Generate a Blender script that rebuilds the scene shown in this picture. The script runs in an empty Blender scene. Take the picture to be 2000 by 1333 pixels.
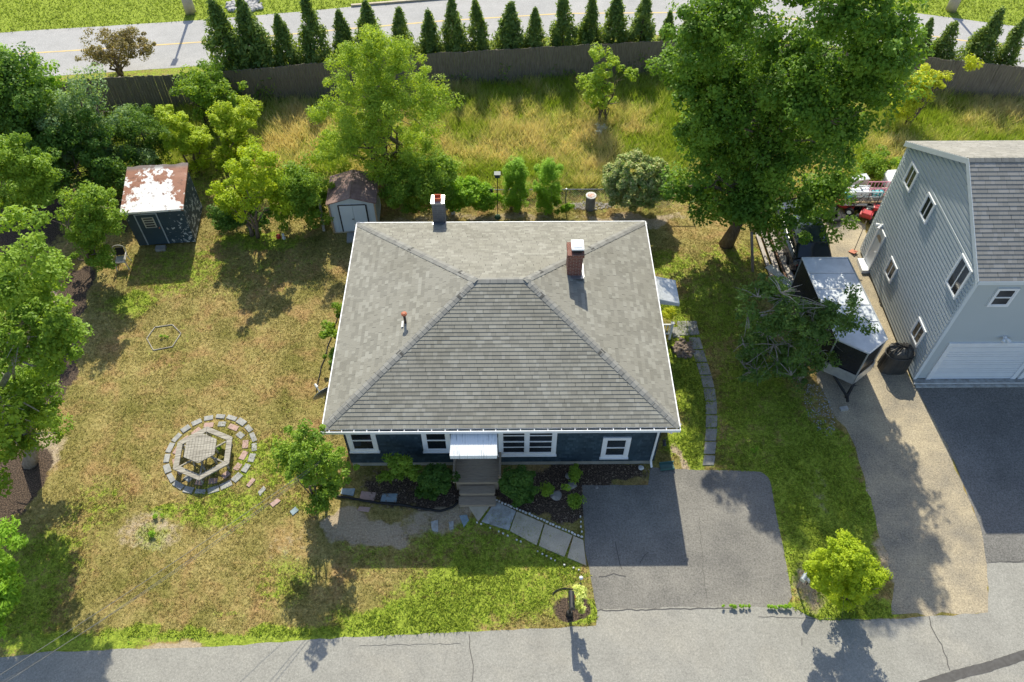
import bpy, bmesh, math, random
import numpy as np
from mathutils import Vector, Matrix
PI = math.pi
R_ = math.radians
# ------------------------------------------------------------------ camera
H = 24.7; TH = R_(50.6); PSI = R_(0.44); F = 28 / 36 * 2000
sc = bpy.context.scene
C = sc.collection
cam = bpy.data.objects.new('camera', bpy.data.cameras.new('camera')); C.objects.link(cam)
cam.location = (0, 0, H); cam.rotation_euler = (PI / 2 - TH, 0, -PSI)
cam.data.lens = 28; cam.data.sensor_width = 36; cam.data.clip_end = 2000
sc.camera = cam
# ------------------------------------------------------------------ light
SUN_EL = R_(42.5); SUN_AZ = R_(-4.5)
w = bpy.data.worlds.new('World'); sc.world = w; w.use_nodes = True
bg = w.node_tree.nodes['Background']; sk = w.node_tree.nodes.new('ShaderNodeTexSky')
sk.sky_type = 'NISHITA'; sk.sun_disc = False; sk.sun_elevation = SUN_EL; sk.sun_rotation = SUN_AZ
sk.air_density = 1.0; sk.dust_density = 1.2
w.node_tree.links.new(sk.outputs[0], bg.inputs[0]); bg.inputs[1].default_value = 0.15
sl = bpy.data.lights.new('sun', 'SUN'); sun = bpy.data.objects.new('sun', sl); C.objects.link(sun)
sl.energy = 4.6; sl.angle = R_(0.5); sl.color = (1, .945, .78)
sd = Vector((math.sin(SUN_AZ) * math.cos(SUN_EL), math.cos(SUN_AZ) * math.cos(SUN_EL), math.sin(SUN_EL)))
sun.rotation_euler = (-sd).to_track_quat('-Z', 'Y').to_euler()
vs = sc.view_settings; vs.view_transform = 'Standard'; vs.look = 'None'; vs.gamma = 1; vs.exposure = 0.60

# ------------------------------------------------------------------ measuring: a ray through a photo position (2000 px wide) meets a level or an upright plane
Rv = Vector((math.cos(PSI), -math.sin(PSI), 0)); Fv = Vector((math.sin(PSI) * math.cos(TH), math.cos(PSI) * math.cos(TH), -math.sin(TH)))
Uv = Rv.cross(Fv)
def ray(px, py): return Fv + Rv * ((px - 1000) / F) + Uv * ((666.5 - py) / F)
def P(px, py, z=0.0):
    d = ray(px, py); t = (z - H) / d.z; return Vector((d.x * t, d.y * t, z))
def PY(px, py, Y):
    d = ray(px, py); t = Y / d.y; return Vector((d.x * t, Y, H + d.z * t))
def PX(px, py, X):
    d = ray(px, py); t = X / d.x; return Vector((X, d.y * t, H + d.z * t))
def depth(p): return (Vector(p) - Vector((0, 0, H))).dot(Fv)
def mpp(p): return depth(p) / F

# ------------------------------------------------------------------ numpy noise
def _hash(ix, iy, seed):
    n = (ix.astype(np.int64) * 374761393 + iy.astype(np.int64) * 668265263 + seed * 982451653) & 0xffffffff
    n = ((n ^ (n >> 13)) * 1274126177) & 0xffffffff
    return ((n ^ (n >> 16)) & 0xffff) / 65535.0
def vnoise(x, y, seed=0):
    ix = np.floor(x); iy = np.floor(y); fx = x - ix; fy = y - iy
    fx = fx * fx * (3 - 2 * fx); fy = fy * fy * (3 - 2 * fy)
    a = _hash(ix, iy, seed); b = _hash(ix + 1, iy, seed); c = _hash(ix, iy + 1, seed); d = _hash(ix + 1, iy + 1, seed)
    return (a * (1 - fx) + b * fx) * (1 - fy) + (c * (1 - fx) + d * fx) * fy
def fbm(x, y, s, seed=0, oct=4):
    v = 0; a = .5; t = 0
    for o in range(oct):
        v = v + a * vnoise(x / s * 2 ** o, y / s * 2 ** o, seed + o); t += a; a *= .55
    return v / t

# ------------------------------------------------------------------ mesh builder and tagging
ORG = {}
def tag(o, label=None, cat=None, group=None, kind=None):
    if label: o['label'] = label
    if cat: o['category'] = cat
    if group: o['group'] = group
    if kind: o['kind'] = kind
    return o
def thing(name, label, cat, loc=(0, 0, 0), rotz=0, group=None, local=False):
    o = bpy.data.objects.new(name, None); C.objects.link(o); o.empty_display_size = .2
    o.location = loc; o.rotation_euler = (0, 0, rotz); tag(o, label, cat, group)
    ORG[o.name] = (0, 0, 0) if local else tuple(loc)
    return o
def copy_tree(o, parent=None):
    c = o.copy(); C.objects.link(c); c.parent = parent
    for ch in list(o.children): copy_tree(ch, c)
    return c
class MB:
    def __init__(s): s.v = []; s.f = []; s.uv = []; s.mi = []; s.m = 0; s.hasuv = False
    def add(s, vs_, fs, uvs=None):
        b = len(s.v); s.v += [tuple(p) for p in vs_]
        for k, f in enumerate(fs):
            s.f.append(tuple(b + i for i in f)); s.mi.append(s.m)
            if uvs: s.uv += list(uvs[k]); s.hasuv = True
            else: s.uv += [(0, 0)] * len(f)
        return s
    def obox(s, O, U, V, N, u0, u1, v0, v1, n0, n1):
        O = Vector(O); c = [O + U * a + V * b + N * d for d in (n0, n1) for b in (v0, v1) for a in (u0, u1)]
        uu = [((u0, v0), (u0, v1), (u1, v1), (u1, v0))] + [((u0, v0), (u1, v0), (u1, v1), (u0, v1))] + [((0, 0), (1, 0), (1, 1), (0, 1))] * 4
        return s.add(c, [(0, 2, 3, 1), (4, 5, 7, 6), (0, 1, 5, 4), (2, 6, 7, 3), (0, 4, 6, 2), (1, 3, 7, 5)], uu if s.hasuv else None)
    def box(s, cx, cy, cz, sx, sy, sz, rot=0, tilt=0):
        Mx = Matrix.Rotation(rot, 3, 'Z') @ Matrix.Rotation(tilt, 3, 'X')
        return s.obox((cx, cy, cz), Mx @ Vector((1, 0, 0)), Mx @ Vector((0, 0, 1)), Mx @ Vector((0, -1, 0)), -sx / 2, sx / 2, -sz / 2, sz / 2, -sy / 2, sy / 2)
    def tube(s, pts, rad, n=8, cap=True):
        pts = [Vector(p) for p in pts]
        if not hasattr(rad, '__len__'): rad = [rad] * len(pts)
        vs_ = []; fs = []; side = None
        for i, p in enumerate(pts):
            t = (pts[min(i + 1, len(pts) - 1)] - pts[max(i - 1, 0)])
            if t.length < 1e-9: t = Vector((0, 0, 1))
            t.normalize()
            if side is None: side = t.orthogonal().normalized()
            side = (side - t * side.dot(t))
            side = side.normalized() if side.length > 1e-6 else t.orthogonal().normalized()
            up = t.cross(side)
            for k in range(n):
                a = 2 * PI * k / n; vs_.append(p + (side * math.cos(a) + up * math.sin(a)) * rad[i])
        for i in range(len(pts) - 1):
            for k in range(n): fs.append((i * n + k, i * n + (k + 1) % n, (i + 1) * n + (k + 1) % n, (i + 1) * n + k))
        if cap: fs.append(tuple(range(n))[::-1]); fs.append(tuple((len(pts) - 1) * n + k for k in range(n)))
        return s.add(vs_, fs)
    def lathe(s, c, prof, n=20, jit=0, rnd=None):
        vs_ = []; fs = []
        for r, z in prof:
            for k in range(n):
                a = 2 * PI * k / n; rr = r * (1 + (rnd.uniform(-jit, jit) if jit else 0))
                vs_.append((c[0] + rr * math.cos(a), c[1] + rr * math.sin(a), c[2] + z))
        for i in range(len(prof) - 1):
            for k in range(n): fs.append((i * n + k, i * n + (k + 1) % n, (i + 1) * n + (k + 1) % n, (i + 1) * n + k))
        fs.append(tuple(range(n))[::-1]); fs.append(tuple((len(prof) - 1) * n + k for k in range(n)))
        return s.add(vs_, fs)
    def prism(s, pts, z0, z1):
        n = len(pts); a = sum(pts[i][0] * pts[(i + 1) % n][1] - pts[(i + 1) % n][0] * pts[i][1] for i in range(n))
        if a < 0: pts = pts[::-1]
        vs_ = [(p[0], p[1], z0) for p in pts] + [(p[0], p[1], z1) for p in pts]
        return s.add(vs_, [tuple(range(n))[::-1], tuple(range(n, 2 * n))] + [(i, (i + 1) % n, n + (i + 1) % n, n + i) for i in range(n)])
    def courses(s, A, B, D, Cc, n, th, exp, riser=True, lap=0):
        """lapped courses from bottom edge A-B to top edge D-C; N outward"""
        A, B, D, Cc = map(Vector, (A, B, D, Cc)); U = (B - A).normalized()
        up = ((D - A) - U * (D - A).dot(U)).normalized(); N = U.cross(up)
        for i in range(n):
            t0 = i / n; t1 = min((i + 1) / n, 1)
            p0 = A.lerp(D, t0); q0 = B.lerp(Cc, t0); p1 = A.lerp(D, t1); q1 = B.lerp(Cc, t1)
            f = lambda p, v: ((p - A).dot(U), v)
            if lap:
                pm = p0.lerp(p1, lap); qm = q0.lerp(q1, lap)
                s.add([p0 + N * th, q0 + N * th, qm + N * th * .9, pm + N * th * .9], [(0, 1, 2, 3)]); k1 = p0.lerp(p1, lap + .1); k2 = q0.lerp(q1, lap + .1); s.add([pm + N * th * .9, qm + N * th * .9, k2, k1], [(0, 1, 2, 3)]); s.add([k1, k2, q1, p1], [(0, 1, 2, 3)])
                if riser: s.add([p0 - N * .004, q0 - N * .004, q0 + N * th, p0 + N * th], [(0, 1, 2, 3)])
                continue
            s.add([p0 + N * th, q0 + N * th, q1 + N * .001, p1 + N * .001], [(0, 1, 2, 3)], [(f(p0, i * exp + .001), f(q0, i * exp + .001), f(q1, (i + 1) * exp - .001), f(p1, (i + 1) * exp - .001))])
            if riser: s.add([p0 - N * .004, q0 - N * .004, q0 + N * th, p0 + N * th], [(0, 1, 2, 3)], [(f(p0, i * exp), f(q0, i * exp), f(q0, i * exp + .002), f(p0, i * exp + .002))])
        return s
    def build(s, name, mats, parent=None, origin=None, smooth=False, label=None, bevel=0, kind=None):
        me = bpy.data.meshes.new(name)
        if parent is not None:
            r = parent
            while r.parent: r = r.parent
            origin = ORG.get(r.name, (0, 0, 0))
        ox, oy, oz = origin or (0, 0, 0)
        me.from_pydata([(x - ox, y - oy, z - oz) for x, y, z in s.v], [], s.f)
        if not isinstance(mats, (list, tuple)): mats = [mats]
        for m in mats: me.materials.append(m)
        if len(mats) > 1: me.polygons.foreach_set('material_index', s.mi)
        if s.hasuv:
            ul = me.uv_layers.new(name='uv'); ul.data.foreach_set('uv', np.array(s.uv, np.float32).ravel())
        if smooth: me.polygons.foreach_set('use_smooth', [True] * len(me.polygons))
        me.update()
        o = bpy.data.objects.new(name, me); C.objects.link(o)
        if parent is not None: o.parent = parent
        else: o.location = (ox, oy, oz)
        if label: o['label'] = label
        if kind: o['kind'] = kind
        if bevel:
            b = o.modifiers.new('bevel', 'BEVEL'); b.width = bevel; b.segments = 2; b.limit_method = 'ANGLE'
        return o
X_, Y_, Z_ = Vector((1, 0, 0)), Vector((0, 1, 0)), Vector((0, 0, 1))

# ------------------------------------------------------------------ materials
class NT:
    def __init__(s, name):
        s.m = bpy.data.materials.new(name); s.m.use_nodes = True; s.t = s.m.node_tree; s.t.nodes.clear()
        s.out = s.n('ShaderNodeOutputMaterial'); s.pos = None
    def n(s, k, **kw):
        o = s.t.nodes.new(k)
        for a, b in kw.items(): setattr(o, a, b)
        return o
    def l(s, a, b): s.t.links.new(a, b)
    def P(s):
        if s.pos is None: s.pos = s.n('ShaderNodeNewGeometry').outputs['Position']
        return s.pos
    def noise(s, scale, detail=3, rough=.55, vec=None, dist=0):
        o = s.n('ShaderNodeTexNoise'); o.inputs['Scale'].default_value = scale; o.inputs['Detail'].default_value = detail
        o.inputs['Roughness'].default_value = rough; o.inputs['Distortion'].default_value = dist
        s.l(vec or s.P(), o.inputs['Vector']); return o.outputs['Fac']
    def math(s, op, a, b=None, c=None, clamp=False):
        o = s.n('ShaderNodeMath', operation=op); o.use_clamp = clamp
        for i, x in enumerate((a, b, c)):
            if x is None: continue
            if isinstance(x, (int, float)): o.inputs[i].default_value = x
            else: s.l(x, o.inputs[i])
        return o.outputs[0]
    def ramp(s, fac, lo, hi, a=0., b=1.):
        o = s.n('ShaderNodeMapRange'); o.inputs['From Min'].default_value = lo; o.inputs['From Max'].default_value = hi
        o.inputs['To Min'].default_value = a; o.inputs['To Max'].default_value = b; s.l(fac, o.inputs['Value']); return o.outputs[0]
    def mix(s, f, a, b, mode='MIX'):
        o = s.n('ShaderNodeMix', data_type='RGBA', blend_type=mode)
        for i, x in ((0, f), (6, a), (7, b)):
            if isinstance(x, (int, float)): o.inputs[i].default_value = x
            elif isinstance(x, tuple): o.inputs[i].default_value = (*x, 1)
            else: s.l(x, o.inputs[i])
        return o.outputs[2]
    def bsdf(s, col, rough=.8, spec=.3, metal=0, bump=None, bstr=.3, bdist=.02):
        b = s.n('ShaderNodeBsdfPrincipled')
        if isinstance(col, tuple): b.inputs['Base Color'].default_value = (*col, 1)
        else: s.l(col, b.inputs['Base Color'])
        if isinstance(rough, (int, float)): b.inputs['Roughness'].default_value = rough
        else: s.l(rough, b.inputs['Roughness'])
        b.inputs['Specular IOR Level'].default_value = spec; b.inputs['Metallic'].default_value = metal
        if bump is not None:
            u = s.n('ShaderNodeBump'); u.inputs['Strength'].default_value = bstr; u.inputs['Distance'].default_value = bdist
            s.l(bump, u.inputs['Height']); s.l(u.outputs[0], b.inputs['Normal'])
        return b.outputs[0]
    def end(s, sh): s.l(sh, s.out.inputs[0]); return s.m
def M(name, c1, c2=None, scale=6, rough=.7, spec=.3, metal=0, lo=.35, hi=.65, fine=0, bump=0):
    t = NT(name); c2 = c2 or tuple(x * .8 for x in c1)
    f = t.noise(scale, 5, .6); c = t.mix(t.ramp(f, lo, hi), c1, c2)
    if fine:
        g = t.noise(fine, 2, .7); c = t.mix(1.0, c, t.mix(t.ramp(g, .3, .7), (.78, .78, .78), (1.15, 1.15, 1.15)), 'MULTIPLY')
    return t.end(t.bsdf(c, rough, spec, metal, f if bump else None, bump, .02))
# shingle tabs (uv in metres)
def tabs(name, base, light, dark, e, wd, rough=.92, stain=(.9, .9, .9), stain_s=.5, gap=.35, pl=.2, pd=.75, bumpy=.2, joint=.03):
    t = NT(name); uv = t.n('ShaderNodeUVMap'); sp = t.n('ShaderNodeSeparateXYZ'); t.l(uv.outputs[0], sp.inputs[0])
    row = t.math('FLOOR', t.math('DIVIDE', sp.outputs[1], e))
    wn = t.n('ShaderNodeTexWhiteNoise', noise_dimensions='1D'); t.l(row, wn.inputs['W'])
    u = t.math('ADD', t.math('DIVIDE', sp.outputs[0], wd), t.math('MULTIPLY', wn.outputs[0], 37.3))
    # uneven tab widths
    wob = t.math('MULTIPLY', t.math('SINE', t.math('ADD', t.math('MULTIPLY', u, 2.1), t.math('MULTIPLY', row, 5.3))), .36)
    u2 = t.math('ADD', u, wob); cell = t.math('FLOOR', u2); fr = t.math('FRACT', u2)
    cv = t.n('ShaderNodeCombineXYZ'); t.l(cell, cv.inputs[0]); t.l(row, cv.inputs[1])
    wn2 = t.n('ShaderNodeTexWhiteNoise', noise_dimensions='2D'); t.l(cv.outputs[0], wn2.inputs['Vector'])
    v = wn2.outputs[0]
    c = t.mix(t.math('LESS_THAN', v, pl), base, light); c = t.mix(t.math('GREATER_THAN', v, pd), c, dark)
    c = t.mix(1.0, c, t.mix(t.noise(140, 2, .8), (.72, .72, .72), (1.28, 1.28, 1.28)), 'MULTIPLY')
    c = t.mix(t.ramp(t.noise(stain_s, 5, .6), .42, .75), c, t.mix(1.0, c, stain, 'MULTIPLY'))
    j = t.math('LESS_THAN', fr, joint)
    c = t.mix(j, c, t.mix(1.0, c, (gap, gap, gap), 'MULTIPLY'))
    return t.end(t.bsdf(c, rough, .25, 0, t.noise(90, 2), bumpy, .01))
roof_m = tabs('roof_shingles', (.232, .223, .19), (.268, .26, .224), (.198, .19, .162), .135, .19, pl=.16, pd=.72, stain=(.84, .83, .80))
roof2_m = tabs('neighbour_roof_shingles', (.25, .238, .215), (.285, .272, .25), (.215, .205, .187), .14, .24)
cap_m = tabs('ridge_caps', (.215, .21, .19), (.235, .23, .21), (.19, .186, .17), .2, .5)
blue_m = tabs('blue_wall_shingles', (.026, .046, .063), (.038, .062, .082), (.019, .035, .049), .13, .12, rough=.55, stain=(1.5, 1.5, 1.45), stain_s=1.2, gap=.45, pl=.2, pd=.8)
brown_roof = M('brown_metal_roof', (.17, .10, .085), (.25, .16, .14), 5, .55, .4, fine=30)
white = M('white_paint', (.78, .79, .80), (.70, .71, .72), 3, .45)
white2 = M('white_vinyl', (.72, .74, .76), (.68, .70, .72), 2, .4)
alu = M('painted_aluminium', (.74, .75, .75), (.62, .63, .62), 8, .35, .5)
gutter_in = M('gutter_trough', (.10, .12, .14), (.07, .08, .08), 6, .6)
def glassm(name, tint=(.012, .016, .02)):
    t = NT(name); c = t.mix(t.ramp(t.noise(.9, 2), .4, .6), tint, tuple(x * 2.2 for x in tint))
    return t.end(t.bsdf(c, .06, .6))
glass = glassm('window_glass'); glass2 = glassm('screened_glass', (.035, .035, .035))
siding = M('grey_vinyl_siding', (.44, .48, .49), (.425, .465, .475), .8, .5, .4)
conc = M('concrete', (.52, .45, .33), (.42, .36, .27), 2.5, .9, fine=60, bump=.2)
conc2 = M('patched_concrete', (.46, .47, .45), (.28, .27, .24), 5, .9, fine=60)
found = M('foundation_concrete', (.30, .29, .26), (.24, .235, .2), 3, .9, fine=40)
def wood(name, c1, c2, sc_=(1, 14, 14)):
    t = NT(name); mp = t.n('ShaderNodeMapping'); tc = t.n('ShaderNodeTexCoord'); t.l(tc.outputs['Object'], mp.inputs[0]); mp.inputs['Scale'].default_value = sc_
    f = t.noise(2.2, 5, .65, mp.outputs[0], .6); c = t.mix(t.ramp(f, .35, .65), c1, c2)
    return t.end(t.bsdf(c, .85, .2, 0, f, .3))
wood_grey = wood('weathered_wood', (.43, .40, .34), (.15, .135, .11))
wood_old = wood('old_lumber', (.36, .29, .23), (.20, .15, .12), (9, 9, 2))
deck_m = wood('deck_boards', (.36, .29, .21), (.25, .20, .15), (2, 22, 8))
fence_m = wood('dark_fence_boards', (.24, .21, .175), (.12, .10, .082), (16, 16, 1))
wood_new = wood('tan_wood', (.45, .33, .20), (.33, .22, .13))
bark = wood('bark', (.20, .155, .12), (.10, .075, .055), (7, 7, 2))
bark_pale = wood('pale_bark', (.36, .33, .28), (.20, .17, .14), (6, 6, 2))
blackm = M('black_metal', (.018, .018, .019), (.025, .024, .024), 8, .45, .5)
rubber = M('rubber', (.02, .02, .02), None, 5, .8)
darkcloth = M('black_cover', (.025, .024, .023), (.05, .048, .045), 2.2, .55, .5, bump=.5)
greym = M('grey_metal', (.28, .29, .30), (.22, .23, .24), 6, .4, .5, .6)
silver = M('silver_trim', (.58, .58, .56), (.46, .46, .45), 5, .35, .5, .5)
copper = M('rusty_iron', (.42, .13, .06), (.28, .09, .05), 8, .6)
orange = M('clay_flue', (.55, .14, .06), (.42, .11, .06), 8, .8)
pinkstone = M('pink_paver', (.44, .29, .25), (.35, .25, .21), 7, .9, fine=60, bump=.3)
greystone = M('grey_paver', (.36, .355, .335), (.25, .25, .235), 6, .9, fine=60, bump=.3)
bluestone = M('bluestone_paver', (.27, .34, .37), (.20, .26, .29), 6, .85, fine=60, bump=.3)
slab_m = M('path_slab', (.30, .295, .27), (.22, .215, .20), 4, .9, fine=60)
whitestone = M('white_edging', (.66, .65, .62), (.5, .49, .46), 9, .8)
rockm = M('rock', (.30, .28, .26), (.20, .19, .18), 6, .9, bump=.5)
redp = M('red_paint', (.45, .03, .03), (.32, .03, .03), 5, .4, .5)
pinkp = M('pink_paint', (.62, .26, .33), (.55, .22, .28), 5, .5)
tealp = M('teal_plastic', (.10, .42, .46), None, 5, .5)
carpaint = M('black_car_paint', (.018, .022, .028), (.02, .024, .03), 2, .18, .7)
trail_roof = M('trailer_roof', (.62, .65, .68), (.46, .49, .52), 1.6, .4, .5, 0, bump=.2)
trail_side = M('trailer_black_panel', (.022, .022, .024), None, 3, .25, .6)
# brick
def brickm(name, c1, c2, mort, s=1.0, bw=.2, rh=.067):
    t = NT(name); uv = t.n('ShaderNodeUVMap'); b = t.n('ShaderNodeTexBrick'); t.l(uv.outputs[0], b.inputs[0])
    for k, v in (('Color1', c1), ('Color2', c2), ('Mortar', mort)): b.inputs[k].default_value = (*v, 1)
    b.inputs['Scale'].default_value = s; b.inputs['Mortar Size'].default_value = .008; b.inputs['Brick Width'].default_value = bw; b.inputs['Row Height'].default_value = rh
    c = t.mix(1.0, b.outputs[0], t.mix(t.noise(9, 4), (.6, .6, .6), (1.3, 1.3, 1.3)), 'MULTIPLY')
    return t.end(t.bsdf(c, .9, .2))
brick = brickm('red_brick', (.20, .062, .04), (.14, .045, .032), (.30, .24, .20))
block = brickm('grey_block', (.15, .15, .15), (.12, .12, .12), (.21, .21, .205), bw=.4, rh=.1)
def pavem(name, c1, c2, spk=.35, s1=.5, crack=True, dust=None):
    t = NT(name); c = t.mix(t.ramp(t.noise(s1, 5, .6), .35, .68), c1, c2)
    if dust: c = t.mix(t.math('MULTIPLY', t.ramp(t.noise(.35, 6, .65, dist=.6), .5, .72), .8), c, dust)
    c = t.mix(1.0, c, t.mix(t.ramp(t.noise(17, 5, .85), .33, .67), (1 - spk * 1.5,) * 3, (1 + spk * 1.5,) * 3), 'MULTIPLY')
    c = t.mix(1.0, c, t.mix(t.ramp(t.noise(1.7, 4, .6), .3, .7), (.93, .93, .93), (1.06, 1.06, 1.06)), 'MULTIPLY')
    sp = t.ramp(t.noise(60, 1, .5), .68, .74); c = t.mix(sp, c, tuple(min(1, x * 1.9) for x in c1))
    if crack and False:
        v = t.n('ShaderNodeTexVoronoi', feature='DISTANCE_TO_EDGE'); v.inputs['Scale'].default_value = .22
        wv = t.n('ShaderNodeVectorMath', operation='ADD'); nz = t.n('ShaderNodeTexNoise'); nz.inputs['Scale'].default_value = 1.3; nz.inputs['Detail'].default_value = 5; t.l(t.P(), nz.inputs['Vector'])
        t.l(t.P(), wv.inputs[0]); t.l(nz.outputs['Color'], wv.inputs[1]); t.l(wv.outputs[0], v.inputs['Vector'])
        msk = t.math('MULTIPLY', t.math('LESS_THAN', v.outputs['Distance'], .0028), t.ramp(t.noise(.3, 2), .5, .55))
        c = t.mix(msk, c, tuple(x * .35 for x in c1))
    return t.end(t.bsdf(c, .95, .2, 0, t.noise(45, 3, .8), .4, .01))
road_m = pavem('road_asphalt', (.275, .265, .235), (.235, .225, .20), .2, .35, dust=(.32, .30, .255))
drive_m = pavem('driveway_asphalt', (.15, .142, .128), (.22, .206, .18), .3, .6)
drive2_m = pavem('sealed_asphalt', (.135, .13, .12), (.19, .18, .165), .35, .35, crack=False)
gravel_m = pavem('gravel_dirt', (.36, .30, .205), (.21, .185, .145), .33, .9, crack=False, dust=(.42, .35, .235))
tar_m = M('tar', (.075, .07, .065), (.1, .095, .09), 8, .85)
yellow_m = M('yellow_line', (.62, .44, .16), (.5, .38, .2), 2, .8)
back_road_m = pavem('back_road_asphalt', (.36, .35, .34), (.31, .305, .30), .2, .3, crack=False)
# lawn: masks R lush, G bare dirt, B mulch, A random
def lawnm(name, blade=False):
    t = NT(name); at = t.n('ShaderNodeVertexColor'); at.layer_name = 'mask'
    sp = t.n('ShaderNodeSeparateColor'); t.l(at.outputs[0], sp.inputs[0]); al = at.outputs[1]
    n1 = t.noise(.55, 5, .6); n2 = t.noise(3.2, 5, .7); n3 = t.noise(17, 3, .75)
    straw = t.mix(t.ramp(n2, .35, .65), (.33, .26, .09), (.44, .355, .15)); olive = (.185, .175, .042)
    c = t.mix(t.ramp(t.math('ADD', t.math('MULTIPLY', n1, .6), t.math('MULTIPLY', n3, .4)), .38, .60), olive, straw)
    c = t.mix(t.ramp(t.noise(.8, 4, .6, dist=.4), .49, .68), c, (.39, .26, .115))
    green = t.mix(t.ramp(n3, .3, .7), (.16, .235, .025), (.38, .45, .06))
    lush = t.math('ADD', sp.outputs[0], t.math('MULTIPLY', t.math('SUBTRACT', t.math('ADD', t.math('MULTIPLY', n2, .6), t.math('MULTIPLY', n3, .4)), .5), 2.9))
    c = t.mix(t.ramp(lush, .25, .55), c, green)
    n4 = t.noise(7.5, 4, .75, dist=.5); c = t.mix(1.0, c, t.mix(t.ramp(n4, .34, .60), (.58, .59, .52), (1.14, 1.13, 1.1)), 'MULTIPLY')
    dirt = t.mix(t.ramp(n3, .3, .7), (.36, .28, .19), (.50, .40, .28))
    c = t.mix(t.ramp(t.math('ADD', sp.outputs[1], t.math('MULTIPLY', t.math('SUBTRACT', n2, .5), 1.0)), .35, .6), c, dirt)
    mul = t.mix(t.ramp(t.noise(22, 4, .85), .45, .62), (.035, .026, .02), (.20, .14, .10))
    c = t.mix(t.ramp(t.math('ADD', sp.outputs[2], t.math('MULTIPLY', t.math('SUBTRACT', n2, .5), .9)), .4, .55), c, mul)
    if blade:
        c = t.mix(1.0, c, t.mix(al, (.75, .75, .72), (1.5, 1.5, 1.4)), 'MULTIPLY')
        d = t.bsdf(c, .6, .25); tr = t.n('ShaderNodeBsdfTranslucent'); t.l(c, tr.inputs[0])
        mx = t.n('ShaderNodeMixShader'); mx.inputs[0].default_value = .35; t.l(d, mx.inputs[1]); t.l(tr.outputs[0], mx.inputs[2])
        return t.end(mx.outputs[0])
    c = t.mix(1.0, c, t.mix(n3, (.62, .62, .6), (1.3, 1.3, 1.3)), 'MULTIPLY')
    hgt = t.math('ADD', t.math('MULTIPLY', n3, .6), t.math('MULTIPLY', t.noise(55, 2, .8), .4))
    return t.end(t.bsdf(c, .95, .15, 0, hgt, .9, .06))
lawn_m = lawnm('lawn_ground'); blade_m = lawnm('lawn_blades', True)
def leafm(name, c1, c2, trans=.42, tcol=None, gloss=.16):
    t = NT(name); at = t.n('ShaderNodeAttribute'); at.attribute_name = 'tint'
    c = t.mix(at.outputs['Fac'], c1, c2); d = t.bsdf(c, .5, gloss)
    tr = t.n('ShaderNodeBsdfTranslucent'); tc = t.mix(1.0, c, tcol or (1.5, 1.35, .5), 'MULTIPLY'); t.l(tc, tr.inputs[0])
    mx = t.n('ShaderNodeMixShader'); mx.inputs[0].default_value = trans; t.l(d, mx.inputs[1]); t.l(tr.outputs[0], mx.inputs[2])
    return t.end(mx.outputs[0])
L = dict(
    maple=leafm('maple_leaves', (.07, .165, .022), (.24, .39, .05)),
    willow=leafm('light_leaves', (.19, .32, .035), (.44, .56, .07)),
    lime=leafm('lime_leaves', (.26, .38, .02), (.50, .60, .04)),
    bright=leafm('bright_leaves', (.16, .33, .022), (.34, .54, .05)),
    dark=leafm('dark_leaves', (.06, .14, .025), (.18, .31, .055)),
    mid=leafm('mid_leaves', (.12, .23, .025), (.31, .45, .055)),
    grey=leafm('grey_leaves', (.11, .21, .07), (.30, .43, .20)),
    cedar=leafm('cedar_leaves', (.075, .15, .04), (.30, .40, .11), .45),
    brown=leafm('bronze_leaves', (.17, .13, .06), (.32, .30, .14)),
    yellow=leafm('yellow_leaves', (.38, .46, .03), (.60, .64, .07)),
    pink=leafm('buff_flower_leaves', (.12, .27, .035), (.55, .52, .24), .25),
    hosta=leafm('hosta_leaves', (.30, .40, .05), (.70, .75, .26)),
    lilac=leafm('lilac_leaves', (.065, .14, .03), (.19, .29, .07)),
    shade=leafm('shade_bush_leaves', (.045, .11, .02), (.11, .21, .035)),
    white=leafm('white_flowers', (.5, .52, .45), (.7, .7, .65), .2),
    meadow=leafm('meadow_grass', (.29, .39, .045), (.68, .58, .30), .4, (1.2, 1.15, .7)),
)
# ------------------------------------------------------------------ outlines on the ground (photo positions turned into metres)
def G(pts, z=0): return [(P(*p).x, P(*p).y) for p in pts]
HX0, HX1, HY0, HY1 = -5.55, 5.12, 14.57, 23.55
EX0, EX1, EY0, EY1, EZ = -6.02, 5.53, 14.17, 23.96, 3.03
drive_poly = G([(1137, 948), (1265, 948), (1270, 914), (1360, 918), (1488, 922), (1503, 935), (1517, 1010), (1533, 1090), (1546, 1165), (1535, 1187), (1165, 1193), (1150, 1110), (1143, 1080)])
gravel_poly = G([(1598, 745), (1625, 800), (1668, 870), (1702, 990), (1722, 1060), (1745, 1120), (1742, 1206), (1930, 1197), (1935, 1130), (1915, 1030), (1850, 870), (1785, 748), (1700, 520), (1690, 440), (1640, 410), (1590, 420), (1600, 470), (1560, 505), (1560, 560), (1590, 700)])
drive2_poly = G([(1785, 750), (2300, 752), (2300, 1102), (1927, 1102), (1915, 1030), (1850, 870)])
front_edge = G([(-900, 1330), (-300, 1300), (0, 1283), (130, 1272), (400, 1265), (600, 1250), (860, 1236), (1163, 1223), (1166, 1190), (1540, 1184), (1575, 1203), (1600, 1212), (1740, 1210), (1930, 1197), (1928, 1100), (2310, 1100), (2900, 1080)])
ymin = -6
road_poly = front_edge + [(front_edge[-1][0] + 15, 6), (40, ymin), (-40, ymin)]
yl = G([(-900, 165), (-300, 133), (20, 107), (150, 99), (420, 81), (690, 56), (870, 41), (1100, 27), (1340, 25), (1520, 34), (1700, 55), (2000, 96), (2300, 150), (2800, 250)])
def offset(pl, d):
    out = []
    for i, p in enumerate(pl):
        a = pl[max(i - 1, 0)]; b = pl[min(i + 1, len(pl) - 1)]; t = Vector((b[0] - a[0], b[1] - a[1])).normalized()
        out.append((p[0] - t.y * d, p[1] + t.x * d))
    return out
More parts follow.
